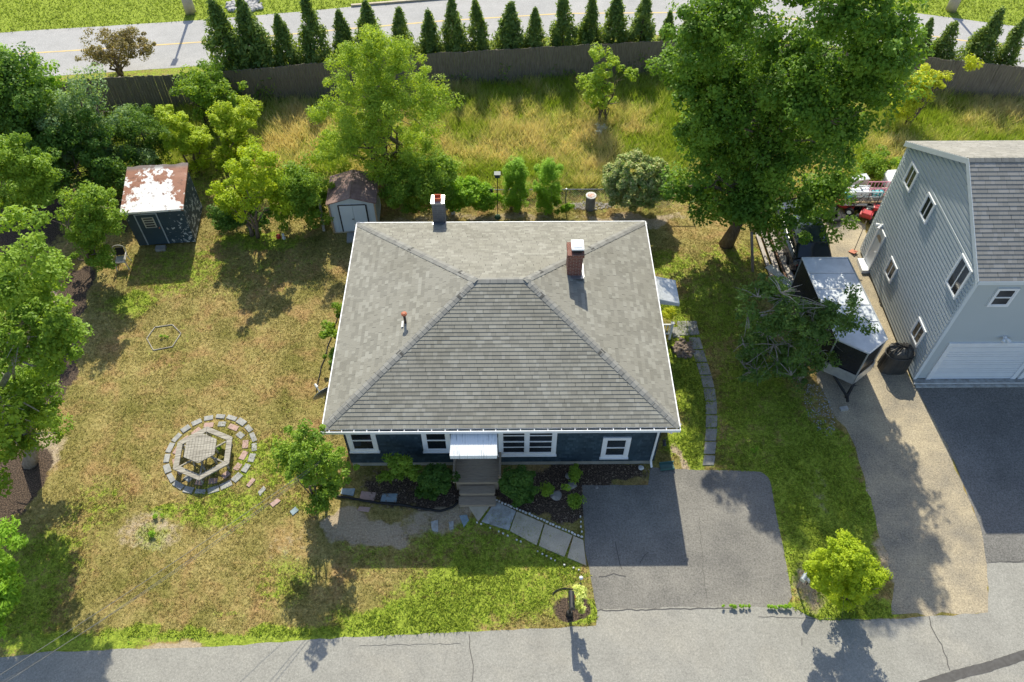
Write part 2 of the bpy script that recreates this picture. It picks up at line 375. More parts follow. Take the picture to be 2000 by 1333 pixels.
def dense(pl, step=.4, closed=False, jit=0, seed=1):
    out = []; rnd = random.Random(seed); n = len(pl)
    for i in range(n if closed else n - 1):
        a, b = pl[i], pl[(i + 1) % n]; k = max(1, int(math.dist(a, b) / step))
        for j in range(k):
            t = j / k; out.append((a[0] + (b[0] - a[0]) * t + rnd.uniform(-jit, jit), a[1] + (b[1] - a[1]) * t + rnd.uniform(-jit, jit)))
    if not closed: out.append(pl[-1])
    return out
backroad_poly = offset(yl, 2.55) + offset(yl, -2.55)[::-1]
def inside(x, y, poly):
    r = np.zeros(x.shape, bool); n = len(poly)
    for i in range(n):
        x1, y1 = poly[i]; x2, y2 = poly[(i + 1) % n]
        if y1 == y2: continue
        c = ((y1 > y) != (y2 > y)) & (x < (x2 - x1) * (y - y1) / (y2 - y1) + x1); r ^= c
    return r
def sheet(name, poly, z, mat, jit=0, step=.35, seed=3):
    pl = dense(poly, step, True, jit, seed) if jit else poly
    bm = bmesh.new(); f = bm.faces.new([bm.verts.new((x, y, z)) for x, y in pl]); bmesh.ops.triangulate(bm, faces=[f])
    if f.is_valid and f.normal.z < 0: pass
    me = bpy.data.meshes.new(name); bm.to_mesh(me); bm.free(); me.materials.append(mat)
    if len(me.polygons) and me.polygons[0].normal.z < 0: me.flip_normals()
    o = bpy.data.objects.new(name, me); C.objects.link(o); o['kind'] = 'structure'; return o
# masks ---------------------------------------------------------------
def blob(px, py, rx, ry, s=1.0):
    p = P(px, py); m = mpp(p); return (p.x, p.y, rx * m, ry * m * 1.25, s)
lushB = [blob(*b) for b in [(150, 1250, 170, 22, .9), (420, 1248, 160, 14, .9), (620, 1236, 150, 20, 1), (800, 1212, 150, 30, 1), (950, 1150, 170, 70, .66), (1060, 1110, 90, 50, .6), (1130, 1200, 40, 25, 1), (950, 1055, 170, 45, .5), (750, 1060, 110, 40, .32),
    (60, 1150, 80, 110, .6), (530, 900, 70, 60, .5), (430, 995, 90, 40, .5), (350, 530, 110, 50, .4), (480, 520, 160, 70, .2), (255, 590, 60, 30, .6), (1345, 730, 40, 130, .8), (1350, 870, 40, 45, .95),
    (1500, 850, 110, 200, .6), (1600, 960, 100, 140, 1), (1560, 1080, 40, 80, .7), (1400, 600, 90, 100, .55), (1310, 520, 50, 30, .5), (1640, 1190, 110, 30, 1), (1430, 520, 80, 60, .4), (430, 1187, 30, 10, .3), (1660, 500, 60, 60, .5), (1640, 440, 40, 50, .6), (580, 980, 40, 30, .3), (290, 1060, 30, 25, .6), (310, 1000, 40, 14, .6), (500, 470, 100, 20, .6), (1310, 600, 30, 20, .9), (550, 790, 20, 10, .2), (1490, 1187, 60, 5, 1), (450, 860, 60, 30, .2), (550, 1130, 60, 40, .35), (330, 690, 60, 40, .12), (180, 1000, 60, 60, .3)]]
dirtB = [blob(*b) for b in [(690, 1032, 75, 26, 1.1), (770, 1036, 45, 20, .8), (640, 1036, 22, 25, 1), (860, 1010, 70, 30, .6), (285, 1045, 70, 50, .46), (555, 1075, 50, 40, .35), (110, 590, 60, 40, .8), (60, 890, 60, 50, .6), (350, 1278, 300, 10, .7), (1600, 960, 24, 60, .35), (1590, 1150, 40, 40, .6), (1500, 430, 120, 70, .3), (900, 428, 220, 14, .5), (1240, 430, 120, 14, .6), (320, 660, 34, 25, .3), (1330, 900, 12, 30, .7), (1740, 1100, 20, 60, .6), (590, 800, 30, 160, .15), (790, 560, 10, 10, 0)]]
mulB = [blob(*b) for b in [(150, 575, 32, 60, 1), (95, 740, 50, 90, 1), (20, 950, 55, 75, 1.1), (790, 950, 95, 36, .62), (860, 975, 45, 22, .9), (1050, 960, 90, 35, 1), (1110, 985, 40, 35, .8), (1190, 928, 80, 18, 1), (1110, 930, 60, 30, 1), (640, 690, 20, 90, .25), (1112, 1195, 40, 26, .9), (250, 420, 120, 60, .5), (60, 420, 120, 100, .7), (1335, 682, 24, 18, .5)]]
def masks(x, y):
    jx = x + (fbm(x, y, 1.1, 11) - .5) * 1.1; jy = y + (fbm(x, y, 1.1, 23) - .5) * 1.1
    out = []
    for B in (lushB, dirtB, mulB):
        m = np.zeros(x.shape)
        for cx, cy, rx, ry, s in B:
            d = np.sqrt(((jx - cx) / rx) ** 2 + ((jy - cy) / ry) ** 2); m = np.maximum(m, s * np.clip(1.9 - 1.45 * d, 0, 1))
        out.append(m)
    far = np.clip((y - 43) / 1.5, 0, 1); out[0] = np.maximum(out[0], far * .85)
    out[0] = np.maximum(out[0], np.clip((y - 27) / 3, 0, 1) * .45)
    # straw-edge beside the road beyond the fence
    return out
def axis(lo, a, b, hi, st):
    l = [lo]; c = list(np.arange(a, b, st)); k = a; s_ = st; left = []
    while k > lo: s_ *= 1.6; k -= s_; left.append(max(k, lo))
    k = b; s_ = st; right = []
    while k < hi: right.append(k); s_ *= 1.6; k += s_
    return np.array(sorted(set(left)) + c + right + [hi])
gx = axis(-600, -27, 30, 600, .14); gy = axis(-300, 5, 50, 900, .14)
GX, GY = np.meshgrid(gx, gy); nx, ny = len(gx), len(gy)
me = bpy.data.meshes.new('ground'); me.vertices.add(nx * ny)
me.vertices.foreach_set('co', np.stack([GX.ravel(), GY.ravel(), np.zeros(nx * ny)], 1).astype(np.float32).ravel())
ii = (np.arange(ny - 1)[:, None] * nx + np.arange(nx - 1)[None, :]).ravel()
q = np.stack([ii, ii + 1, ii + nx + 1, ii + nx], 1).astype(np.int32)
def setfaces(me, q):
    k = q.shape[1]; me.loops.add(q.size); me.loops.foreach_set('vertex_index', q.ravel().astype(np.int32)); me.polygons.add(len(q))
    me.polygons.foreach_set('loop_start', np.arange(0, q.size, k, dtype=np.int32)); me.polygons.foreach_set('loop_total', np.full(len(q), k, np.int32)); me.update()
setfaces(me, q)
mk = masks(GX.ravel(), GY.ravel())
ca = me.color_attributes.new('mask', 'FLOAT_COLOR', 'POINT'); ca.data.foreach_set('color', np.stack(mk + [np.ones(nx * ny)], 1).astype(np.float32).ravel())
me.materials.append(lawn_m); o = bpy.data.objects.new('ground', me); C.objects.link(o); o['kind'] = 'structure'
sheet('gravel_drive', gravel_poly, .004, gravel_m, .10)
sheet('driveway', drive_poly, .008, drive_m, .02)
sheet('neighbour_driveway', drive2_poly, .010, drive2_m, .02)
sheet('front_road', road_poly, .012, road_m, .03)
sheet('back_road', backroad_poly, .006, back_road_m, .02, 1)
sheet('yellow_road_line', offset(yl, .06) + offset(yl, -.06)[::-1], .012, yellow_m)
for i, pl in enumerate([[(2040, 1268), (1990, 1283), (1930, 1303), (1870, 1318), (1790, 1345)], ]):
    g = G(pl); sheet('tar_strip', offset(g, .14) + offset(g, -.14)[::-1], .018, tar_m, .012, .1)
def crack(pl, wd=.012, seed=1, j=.05):
    g = dense(G(pl), .15, False, j * .5, seed); a = offset(g, wd); b = offset(g, -wd); sheet('pavement_crack', a + b[::-1], .018, tar_m)
for i, (pl, wd) in enumerate([([(1813, 1205), (1822, 1235), (1840, 1262), (1855, 1310)], .014), ([(917, 1240), (918, 1275), (926, 1300), (920, 1340)], .012), ([(1165, 1193), (1300, 1191), (1440, 1188)], .018), ([(1200, 1060), (1208, 1090), (1214, 1112)], .012), ([(1265, 1080), (1250, 1100)], .01), ([(1170, 1128), (1200, 1122), (1222, 1126)], .012), ([(1565, 1245), (1566, 1262)], .01), ([(1365, 1010), (1372, 1100), (1380, 1170)], .006), ([(1935, 1098), (2100, 1096)], .012), ([(1480, 1205), (1700, 1212)], .008), ([(700, 1262), (900, 1258)], .005)]):
    crack(pl, wd, 20 + i)
# kerb beyond the back road
kb = offset(yl, 2.62)[5:9]; mb = MB()
for a, b in zip(kb, kb[1:]):
    d = Vector((b[0] - a[0], b[1] - a[1], 0)); L_ = d.length; d.normalize(); mb.obox((a[0], a[1], 0), d, Z_, d.cross(Z_), 0, L_, -.05, .12, -.08, .08)
mb.build('kerb', conc, kind='structure')

# ------------------------------------------------------------------ lawn blades
def no_lawn(x, y, margin=True):
    m = inside(x, y, drive_poly) | inside(x, y, gravel_poly) | inside(x, y, drive2_poly) | inside(x, y, road_poly) | inside(x, y, backroad_poly)
    m |= (x > HX0 - .05) & (x < HX1 + .05) & (y > HY0 - .05) & (y < HY1)
    return m
keepout = []
rng = np.random.default_rng(5)
def blades(name, x, y, h, wd, lean, mat, masks_=True, tint=None, curl=.0, seg=1):
    n = len(x); a = rng.uniform(0, 2 * PI, n); la = rng.uniform(0, 2 * PI, n); ll = lean * h * rng.uniform(.3, 1.3, n)
    dx = np.cos(a) * wd; dy = np.sin(a) * wd; tx = x + np.cos(la) * ll; ty = y + np.sin(la) * ll
    v = np.stack([np.stack([x - dx, y - dy, np.zeros(n)], 1), np.stack([x + dx, y + dy, np.zeros(n)], 1), np.stack([tx, ty, h], 1)], 1).reshape(-1, 3)
    me = bpy.data.meshes.new(name); me.vertices.add(3 * n); me.vertices.foreach_set('co', v.astype(np.float32).ravel())
    setfaces(me, np.arange(3 * n).reshape(-1, 3))
    if masks_:
        mk = masks(x, y); c = np.stack(mk + [rng.random(n)], 1); ca = me.color_attributes.new('mask', 'FLOAT_COLOR', 'POINT')
        ca.data.foreach_set('color', np.repeat(c, 3, 0).astype(np.float32).ravel())
    if tint is not None:
        at = me.attributes.new('tint', 'FLOAT', 'FACE'); at.data.foreach_set('value', tint.astype(np.float32))
    me.materials.append(mat); o = bpy.data.objects.new(name, me); C.objects.link(o); return o
N = 420000
x = rng.uniform(-22, 22, N); y = rng.uniform(8.6, 31, N)
k = ~no_lawn(x, y); mk = masks(x, y)
k &= (rng.random(N) > np.clip(mk[1] * .9, 0, .93)) & (rng.random(N) > np.clip(mk[2] * 1.5, 0, .985)) & (fbm(x, y, .5, 77) + rng.random(N) * .5 > .62)
# clump the tufts
x, y = x[k], y[k]; lush = mk[0][k]
x2 = np.concatenate([x, x + rng.normal(0, .02, len(x))]); y2 = np.concatenate([y, y + rng.normal(0, .02, len(y))]); l2 = np.concatenate([lush, lush])
o = blades('lawn_grass', x2, y2, (.035 + .05 * l2) * rng.uniform(.5, 1.5, len(x2)), .011 + .008 * l2, 1.3, blade_m)
tag(o, 'short patchy grass, dry straw and green, over the whole yard', 'grass', kind='stuff')
# far verge beyond the back road
N = 60000; x = rng.uniform(-32, 34, N); y = rng.uniform(40, 51, N); k = ~inside(x, y, backroad_poly) & ((y > 43.5) | (x > 10)); x, y = x[k], y[k]
o = blades('verge_grass', x, y, .12 * rng.uniform(.5, 1.5, len(x)), .03, 1.2, blade_m)
tag(o, 'bright green mown grass beyond the back road', 'grass', kind='stuff')
# meadow
mead = G([(-60, 260), (200, 215), (505, 195), (640, 200), (870, 165), (1000, 160), (1340, 125), (1560, 130), (1765, 150), (2060, 200), (2150, 300), (1720, 320), (1680, 360), (1560, 375), (1340, 372), (1160, 372), (1000, 395), (860, 400), (640, 340), (480, 330), (250, 330), (-60, 330)])
N = 330000; x = rng.uniform(-24, 32, N); y = rng.uniform(24, 40, N); k = inside(x, y, mead); x, y = x[k], y[k]
f1 = fbm(x, y, 2.2, 41); f2 = fbm(x, y, .6, 51); k = rng.random(len(x)) < .25 + .9 * np.clip((f2 - .3) * 2.2, 0, 1); x, y, f1, f2 = x[k], y[k], f1[k], f2[k]
tint = np.clip((f1 - .46) * 3.2 + (f2 - .5) * 1.6 + rng.normal(0, .2, len(x)) + .25, 0, 1)
h = (.30 + .5 * fbm(x, y, 1.3, 61)) * rng.uniform(.6, 1.25, len(x))
o = blades('meadow_grass', x, y, h, .02, .75, L['meadow'], False, tint)
tag(o, 'tall uncut meadow grass, tan and green, in front of the wooden fence', 'grass', kind='stuff')

# ------------------------------------------------------------------ foliage
def leafcloud(name, centers, radii, per, leaf, mat, parent=None, seed=1, up=.55, aspect=1.6, tcl=.5, shell=.45, droop=0, origin=None, squash=.8):
    rg = np.random.default_rng(seed); nc = len(centers); n = nc * per
    c = np.repeat(np.asarray(centers), per, 0); r = np.repeat(np.asarray(radii), per)[:, None]
    d = rg.normal(size=(n, 3)); d /= np.linalg.norm(d, axis=1)[:, None]
    rr = shell + (1 - shell) * rg.random((n, 1)) ** .7
    p = c + d * rr * r * np.array([1, 1, squash]); p[:, 2] -= droop * rr[:, 0] * r[:, 0]
    p[:, 2] = np.maximum(p[:, 2], .04)
    nrm = d * .6 + rg.normal(size=(n, 3)) * .45 + np.array([0, 0, up]); nrm /= np.linalg.norm(nrm, axis=1)[:, None]
    t = np.cross(nrm, rg.normal(size=(n, 3))); t /= np.linalg.norm(t, axis=1)[:, None]; b = np.cross(nrm, t)
    s = (leaf * rg.uniform(.6, 1.35, n))[:, None]
    v = np.stack([p - t * s * .5, p + b * s * .5 / aspect - nrm * s * .12 + t * s * .05, p + t * s * .5 + nrm * s * -.05, p - b * s * .5 / aspect - nrm * s * .12 + t * s * .05], 1).reshape(-1, 3)
    ox = np.array(ORG.get(parent.name, (0, 0, 0)) if parent is not None else (origin or (0, 0, 0)))
    me = bpy.data.meshes.new(name); me.vertices.add(4 * n); me.vertices.foreach_set('co', (v - ox).astype(np.float32).ravel())
    setfaces(me, np.arange(4 * n).reshape(-1, 4))
    tint = np.clip(np.repeat(rg.random(nc), per) * tcl + rg.random(n) * (1 - tcl), 0, 1)
    at = me.attributes.new('tint', 'FLOAT', 'FACE'); at.data.foreach_set('value', tint.astype(np.float32))
    me.materials.append(mat); o = bpy.data.objects.new(name, me); C.objects.link(o)
    if parent is not None: o.parent = parent
    elif origin: o.location = origin
    return o
def world_blobs(base, blobs):
    out = []
    for b in blobs:
        cx, cy, rx, ry = b[:4]; dY = b[4] if len(b) > 4 else 0
        c = PY(cx, cy, base.y + dY); m = mpp(c); rz = ry * m
        if c.z - rz < .02:
            c.z = max(c.z, rz * .5 + .02)
        out.append((c, rx * m, rz))
    return out
def clumps(wb, n, cr, seed, fill=.55, lump=1.0):
    """limbs end in boughs on the crown's shell, boughs carry leaf clumps: lumps with gaps between"""
    rg = random.Random(seed); vol = [a * b * b for _, a, b in wb]; cs = []; rs = []
    nb = max(3, n // (6 if lump > .7 else 2)); boughs = []
    for _ in range(nb):
        c, rx, rz = rg.choices(wb, vol)[0]; d = Vector((rg.gauss(0, 1), rg.gauss(0, 1), rg.gauss(.15, 1))).normalized()
        k = fill + (1.02 - fill) * rg.random() ** .5; e = lambda R: max(R - cr * .7, R * .3)
        boughs.append((c + Vector((d.x * e(rx) * k, d.y * e(rz) * k, d.z * e(rz) * k)), cr * rg.uniform(.8, 1.5), d))
    for i in range(n):
        b, br, d = boughs[i % nb]; o = (Vector((rg.gauss(0, .6), rg.gauss(0, .6), rg.gauss(0, .42))) * br + d * br * rg.uniform(-.3, .45)) * lump
        if o.length > 1.25 * br: o *= 1.25 * br / o.length
        q = b + o; r = cr * rg.uniform(.35, .95)
        if q.z < r * .5: q.z = r * .5
        cs.append(q); rs.append(r)
    return cs, rs
def tree(name, label, cat, bpx, blobs, n, cr, per, leaf, mat, seed=1, group=None, bk=None, tr=.12, trunks=1, branches=14, up=.5, dead=0, aspect=1.6, fill=.5, bz=0, squash=.8, tcl=.5, lump=1.0):
    base = P(*bpx); root = thing(name, label, cat, base, group=group)
    wb = world_blobs(base, blobs); cs, rs = clumps(wb, n, cr, seed, fill, lump); rg = random.Random(seed + 99)
    if tr:
        top = sum((c for c, _, _ in wb), Vector()) / len(wb); top.z = max(base.z + .5, .55 * top.z + .45 * max(c.z for c, _, r in wb))
        mb = MB()
        for k in range(trunks):
            b = base + Vector((rg.uniform(-.25, .25), rg.uniform(-.25, .25), 0)) * (trunks > 1); b.z = -.05
            tt = top + Vector((rg.uniform(-1, 1), rg.uniform(-1, 1), 0)) * (.2 + .5 * (trunks > 1))
            pts = []; ns = 7
            for i in range(ns + 1):
                t = i / ns; q = b.lerp(tt, t); w_ = tr * 2.2 * math.sin(PI * t); q += Vector((rg.uniform(-1, 1) * w_, rg.uniform(-1, 1) * w_, 0)); pts.append(q)
            rad = [tr * (1.35 if i == 0 else 1) * (1 - .82 * i / ns) for i in range(ns + 1)]
            mb.tube(pts, rad, 9)
            nb = branches // trunks
            for j in range(nb):
                i0 = rg.randint(max(1, int(ns * .25)), ns - 1); s0 = pts[i0]; e = min(rg.sample(cs, min(4, len(cs))), key=lambda c: (c - s0).length); mid = s0.lerp(e, .5) + Vector((rg.uniform(-.3, .3), rg.uniform(-.3, .3), .15 * (e - s0).length))
                r0 = rad[i0] * .55; mb.tube([s0, mid, e], [r0, r0 * .55, r0 * .15], 6, False)
                for _ in range(2):
                    e2 = mid + Vector((rg.gauss(0, 1), rg.gauss(0, 1), rg.gauss(.3, .6))) * min((e - s0).length, 1.6) * .24; mb.tube([mid, mid.lerp(e2, .5) + Vector((0, 0, .05)), e2], [r0 * .4, r0 * .25, r0 * .07], 5, False)
        for _ in range(dead):
            e = Vector(rg.choice(cs)); s0 = e + Vector((rg.gauss(0, .2), rg.gauss(0, .2), .1)); a0 = min(pts[2:], key=lambda c: (c - s0).length)
            mb.tube([a0, a0.lerp(s0, .5) + Vector((0, 0, .12)), s0], [tr * .3, tr * .18, .016], 5, False)
            for _ in range(7):
                q = e + Vector((rg.gauss(0, 1), rg.gauss(-.2, 1), rg.gauss(.3, .6))).normalized() * rg.uniform(.35, .8); mb.tube([s0, s0.lerp(q, .5) + Vector((0, 0, .06)), q], [.02, .013, .005], 4, False)
        mb.build('trunk', bk or bark, root, smooth=True)
    leafcloud('crown', [tuple(c) for c in cs], rs, per, leaf, mat, root, seed, up, aspect, squash=squash, tcl=tcl)
    return root

# ================================================================== the main house
house = thing('house', 'one-storey dark blue shingled house with a grey hip roof', 'house', ((HX0 + HX1) / 2, (HY0 + HY1) / 2, 0))
mb = MB()
for A, B in (((HX0, HY0), (HX1, HY0)), ((HX1, HY0), (HX1, HY1)), ((HX1, HY1), (HX0, HY1)), ((HX0, HY1), (HX0, HY0))):
    mb.courses((*A, .26), (*B, .26), (*A, 2.93), (*B, 2.93), 21, .014, .13)
mb.build('wall', blue_m, house)
mb = MB(); mb.box((HX0 + HX1) / 2, (HY0 + HY1) / 2, .1, HX1 - HX0 - .04, HY1 - HY0 - .04, .42); mb.build('foundation', found, house)
# soffit
mb = MB(); mb.prism([(EX0 + .03, EY0 + .03), (EX1 - .03, EY0 + .03), (EX1 - .03, EY1 - .03), (EX0 + .03, EY1 - .03)], EZ - .12, EZ - .035)
mb.build('soffit', white, house)
RZ = 4.82; RY = (EY0 + EY1) / 2; hr = (EY1 - EY0) / 2; RX0 = EX0 + hr; RX1 = EX1 - hr
c00, c10, c11, c01 = (EX0, EY0, EZ), (EX1, EY0, EZ), (EX1, EY1, EZ), (EX0, EY1, EZ); r0, r1 = (RX0, RY, RZ), (RX1, RY, RZ)
ncs = 38; mb = MB()
mb.courses(c00, c10, r0, r1, ncs, .0155, .135); mb.courses(c11, c01, r1, r0, ncs, .012, .135)
mb.courses(c10, c11, r1, r1, ncs, .013, .135); mb.courses(c01, c00, r0, r0, ncs, .013, .135)
roof = mb.build('roof', roof_m, house)
def hipcaps(mb, a, b, s1, s2, wd=.135, L_=.19):
    a, b = Vector(a), Vector(b); d = (b - a); n = int(d.length / L_); d.normalize()
    def side(S):  # unit vector in the slope, square to the hip, heading down into face S
        n_ = Vector(S).normalized(); q = d.cross(n_).normalized(); return q if q.z < 0 else -q
    q1, q2 = side(s1), side(s2); n1, n2 = Vector(s1).normalized(), Vector(s2).normalized(); u = (n1 + n2).normalized()
    for i in range(n + 1):
        p = a + d * (i * L_); e = p + d * (L_ * 1.12)
        lo, hi = .026, .017
        vs_ = [p + u * lo, e + u * hi, e + q1 * wd + n1 * hi, p + q1 * wd + n1 * lo, p + q2 * wd + n2 * lo, e + q2 * wd + n2 * hi, p, p + q1 * wd, p + q2 * wd]
        v = i * .2 + .05
        uvq = ((.1, v), (.1, v + .1), (.2, v + .1), (.2, v))
        mb.add(vs_, [(0, 3, 2, 1), (0, 1, 5, 4), (0, 6, 7, 3), (0, 4, 8, 6), (3, 7, 2), (4, 5, 8)], [uvq, uvq, uvq, uvq, uvq[:3], uvq[:3]])
sl_ = RZ - EZ
nF, nB, nL, nR = (0, -sl_, hr), (0, sl_, hr), (-sl_, 0, hr), (sl_, 0, hr)
mb = MB(); mb.hasuv = True
hipcaps(mb, c00, r0, nF, nL); hipcaps(mb, c10, r1, nF, nR); hipcaps(mb, c11, r1, nB, nR); hipcaps(mb, c01, r0, nB, nL); hipcaps(mb, r0, r1, nF, nB)
mb.build('ridge_caps', cap_m, house)
# drip edge along the two sides and the back
mb = MB()
mb.box(EX0 - .012, (EY0 + EY1) / 2, EZ - .02, .035, EY1 - EY0 + .02, .09); mb.box(EX1 + .012, (EY0 + EY1) / 2, EZ - .02, .035, EY1 - EY0 + .02, .09); mb.box((EX0 + EX1) / 2, EY1 + .012, EZ - .02, EX1 - EX0 - .02, .03, .09)
mb.build('drip_edge', white, house)
mb = MB(); mb.m = 0
gx0, gx1 = EX0 - .02, EX1 + .02
mb.box((gx0 + gx1) / 2, EY0 - .118, EZ - .07, gx1 - gx0, .022, .13); mb.box((gx0 + gx1) / 2, EY0 - .06, EZ - .12, gx1 - gx0, .115, .02); mb.box(gx0, EY0 - .06, EZ - .07, .02, .13, .12); mb.box(gx1, EY0 - .06, EZ - .07, .02, .13, .12)
rnd = random.Random(4); xx = gx0 + .25
while xx < gx1 - .1: mb.box(xx, EY0 - .06, EZ - .02, .022, .12, .012); xx += .42 + rnd.uniform(-.03, .03)
mb.m = 1; mb.box((gx0 + gx1) / 2, EY0 - .058, EZ - .095, gx1 - gx0 - .03, .10, .03)
mb.build('gutter', [white, gutter_in], house)
mb = MB(); x_ = HX1 - .12
mb.tube([(x_ + .3, EY0 - .06, EZ - .12), (x_ + .3, EY0 - .06, EZ - .25), (x_ + .02, HY0 - .06, EZ - .62), (x_, HY0 - .06, .35), (x_ + .04, HY0 - .18, .12)], .04, 8); mb.build('downspout', white, house)

def window(parent, O, U, V, N, u0, u1, v0, v1, trim=.10, mull=(), rails=2, gm=glass, sill=True, hor=True):
    """upright window: casing, sash rails, glass"""
    mb = MB(); w0 = MB(); g = MB(); e = .035
    a0, a1, b0, b1 = u0 + trim, u1 - trim, v0 + trim, v1 - trim
    e = .05
    mb.obox(O, U, V, N, u0, a0, v0, v1, -.02, e); mb.obox(O, U, V, N, a1, u1, v0, v1, -.02, e)
    mb.obox(O, U, V, N, a0, a1, v0, b0, -.02, e); mb.obox(O, U, V, N, a0, a1, b1, v1, -.02, e)
    if sill: mb.obox(O, U, V, N, u0 - .03, u1 + .03, v0 - .04, v0 - .002, -.02, e + .035)
    edges = [a0] + [m for m in mull] + [a1]
    for m in mull: mb.obox(O, U, V, N, m - .055, m + .055, b0, b1, -.02, e + .002)
    wob = mb.build('window', white, parent)
    for i in range(len(edges) - 1):
        s0 = edges[i] + (.055 if i else 0); s1 = edges[i + 1] - (.055 if i < len(edges) - 2 else 0); t = .035
        w0.obox(O, U, V, N, s0, s0 + t, b0, b1, -.03, .036); w0.obox(O, U, V, N, s1 - t, s1, b0, b1, -.03, .036)
        w0.obox(O, U, V, N, s0 + t, s1 - t, b0, b0 + t, -.03, .036); w0.obox(O, U, V, N, s0 + t, s1 - t, b1 - t, b1, -.03, .036)
        if hor:
            for r in range(1, rails): vv = b0 + (b1 - b0) * r / rails; w0.obox(O, U, V, N, s0 + t, s1 - t, vv - .025, vv + .025, -.028, .042 if r * 2 == rails else .026)
        else:
            m_ = (s0 + s1) / 2; w0.obox(O, U, V, N, m_ - .02, m_ + .02, b0 + t, b1 - t, -.028, .040)
        g.obox(O, U, V, N, s0 + t, s1 - t, b0 + t, b1 - t, -.06, .020)
    w0.build('sash', white, wob); g.build('pane', gm, wob); return wob
FO = Vector((0, HY0 - .014, 0))
def fwin(px0, px1, pyb, top, mull=(), rails=2, **kw):
    a, b = PY(px0, pyb, HY0), PY(px1, pyb, HY0)
    window(house, FO, X_, Z_, -Y_, a.x, b.x, a.z, top, .13, [a.x + (b.x - a.x) * m for m in mull], rails, **kw)
fwin(685, 741, 880, 2.45); fwin(828, 882, 880, 2.45); fwin(974, 1085, 887, 2.48, (.49,), 4); fwin(1172, 1225, 892, PY(1233, 853, HY0).z)
# side windows (out of sight from above but part of the walls)
for yy in (17, 20.5): window(house, Vector((HX0 - .014, yy, 0)), -Y_, Z_, -X_, -.5, .5, 1.0, 2.4)
# porch light
q = PY(1297, 860, HY0); mb = MB(); mb.box(q.x, HY0 - .05, q.z, .1, .08, .14); mb.tube([(q.x, HY0 - .08, q.z), (q.x, HY0 - .2, q.z - .06)], [.05, .07], 8); mb.build('wall_lamp', blackm, house)
# door
mb = MB(); q = PY(930, 890, HY0); mb.box(q.x, HY0 - .02, 1.45, .98, .05, 2.05); d_ = mb.build('door', white, house)
mb = MB(); mb.tube([(q.x + .38, HY0 - .05, 1.4), (q.x + .38, HY0 - .11, 1.4)], .03, 8); mb.build('handle', blackm, d_)
# white aluminium hood over the door
def awn_mat():
    t = NT('corrugated_white_awning'); n = t.noise(3, 5, .7); g = t.n('ShaderNodeSeparateXYZ'); t.l(t.P(), g.inputs[0])
    v = t.n('ShaderNodeCombineXYZ'); t.l(t.math('MULTIPLY', g.outputs[0], 30), v.inputs[0]); t.l(t.math('MULTIPLY', g.outputs[1], 1.6), v.inputs[1])
    s = t.noise(1, 3, .6, v.outputs[0]); c = t.mix(t.ramp(s, .60, .66), (.74, .75, .75), (.22, .25, .27)); c = t.mix(t.ramp(n, .6, .75), c, (.5, .5, .48))
    return t.end(t.bsdf(c, .4, .5))
awn_m = awn_mat()
mb = MB(); ax0, ax1 = PY(881, 870, 13.9).x, PY(971, 870, 13.9).x; n = 28
for i in range(n):
    xa = ax0 + (ax1 - ax0) * i / n; xb = ax0 + (ax1 - ax0) * (i + .5) / n; xc = ax0 + (ax1 - ax0) * (i + 1) / n
    for (p, q_, z1, z2) in ((xa, xb, 0, .016), (xb, xc, .016, 0)):
        mb.add([(p, 13.36, 2.65 + z1), (q_, 13.36, 2.65 + z2), (q_, 14.55, 2.89 + z2), (p, 14.55, 2.89 + z1)], [(0, 1, 2, 3)])
        mb.add([(p, 13.36, 2.65 + z1), (q_, 13.36, 2.65 + z2), (q_, 13.33, 2.51 + (z2 * 2)), (p, 13.33, 2.51 + (z1 * 2))], [(3, 2, 1, 0)])
for xs in (ax0, ax1): mb.prism([(xs - .008, 13.37), (xs + .008, 13.37), (xs + .008, 14.54), (xs - .008, 14.54)], 2.55, 2.65)
for xs in (ax0, ax1): mb.tube([(xs, 13.42, 2.6), (xs, 14.52, 1.9)], .014, 6)
mb.build('door_hood', awn_m, house)
# side hood
qa = P(1290, 545, 2.45); sx1 = P(1325, 580, 2.2).x; ya, yb = P(1300, 592, 2.25).y, P(1300, 541, 2.4).y
mb = MB(); n = 20
for i in range(n):
    y0_ = ya + (yb - ya) * i / n; y1_ = ya + (yb - ya) * (i + .5) / n; y2_ = ya + (yb - ya) * (i + 1) / n
    for p, q_, e1, e2 in ((y0_, y1_, 0, .02), (y1_, y2_, .02, 0)):
        mb.add([(HX1, p, 2.62 + e1), (sx1, p, 2.2 + e1), (sx1, q_, 2.2 + e2), (HX1, q_, 2.62 + e2)], [(0, 1, 2, 3)])
        mb.add([(sx1, p, 2.2 + e1), (sx1 + .02, p, 2.06), (sx1 + .02, q_, 2.06), (sx1, q_, 2.2 + e2)], [(0, 1, 2, 3)])
mb.add([(HX1, ya, 2.62), (sx1, ya, 2.2), (sx1, ya, 2.06), (HX1, ya, 2.3)], [(0, 3, 2, 1)])
mb.build('door_hood', alu, house)
# side steps with white rail post
mb = MB(); ym = (ya + yb) / 2; mb.box(HX1 + .5, ya + .2, .22, .96, 1.5, .44); mb.box(HX1 + .45, ya - .75, .1, .9, .35, .2); mb.build('side_steps', conc, house)
mb = MB(); q = P(1314, 632, .98); mb.box(q.x, q.y, .5, .09, .09, .98); mb.box(q.x, q.y, 1.0, .13, .13, .03); mb.box(q.x - .33, q.y, .90, .62, .04, .06); mb.box(q.x - .33, q.y, .35, .62, .04, .06)
for i in range(5): mb.box(q.x - .1 - i * .12, q.y, .62, .03, .03, .52)
mb.build('railing', white, house)
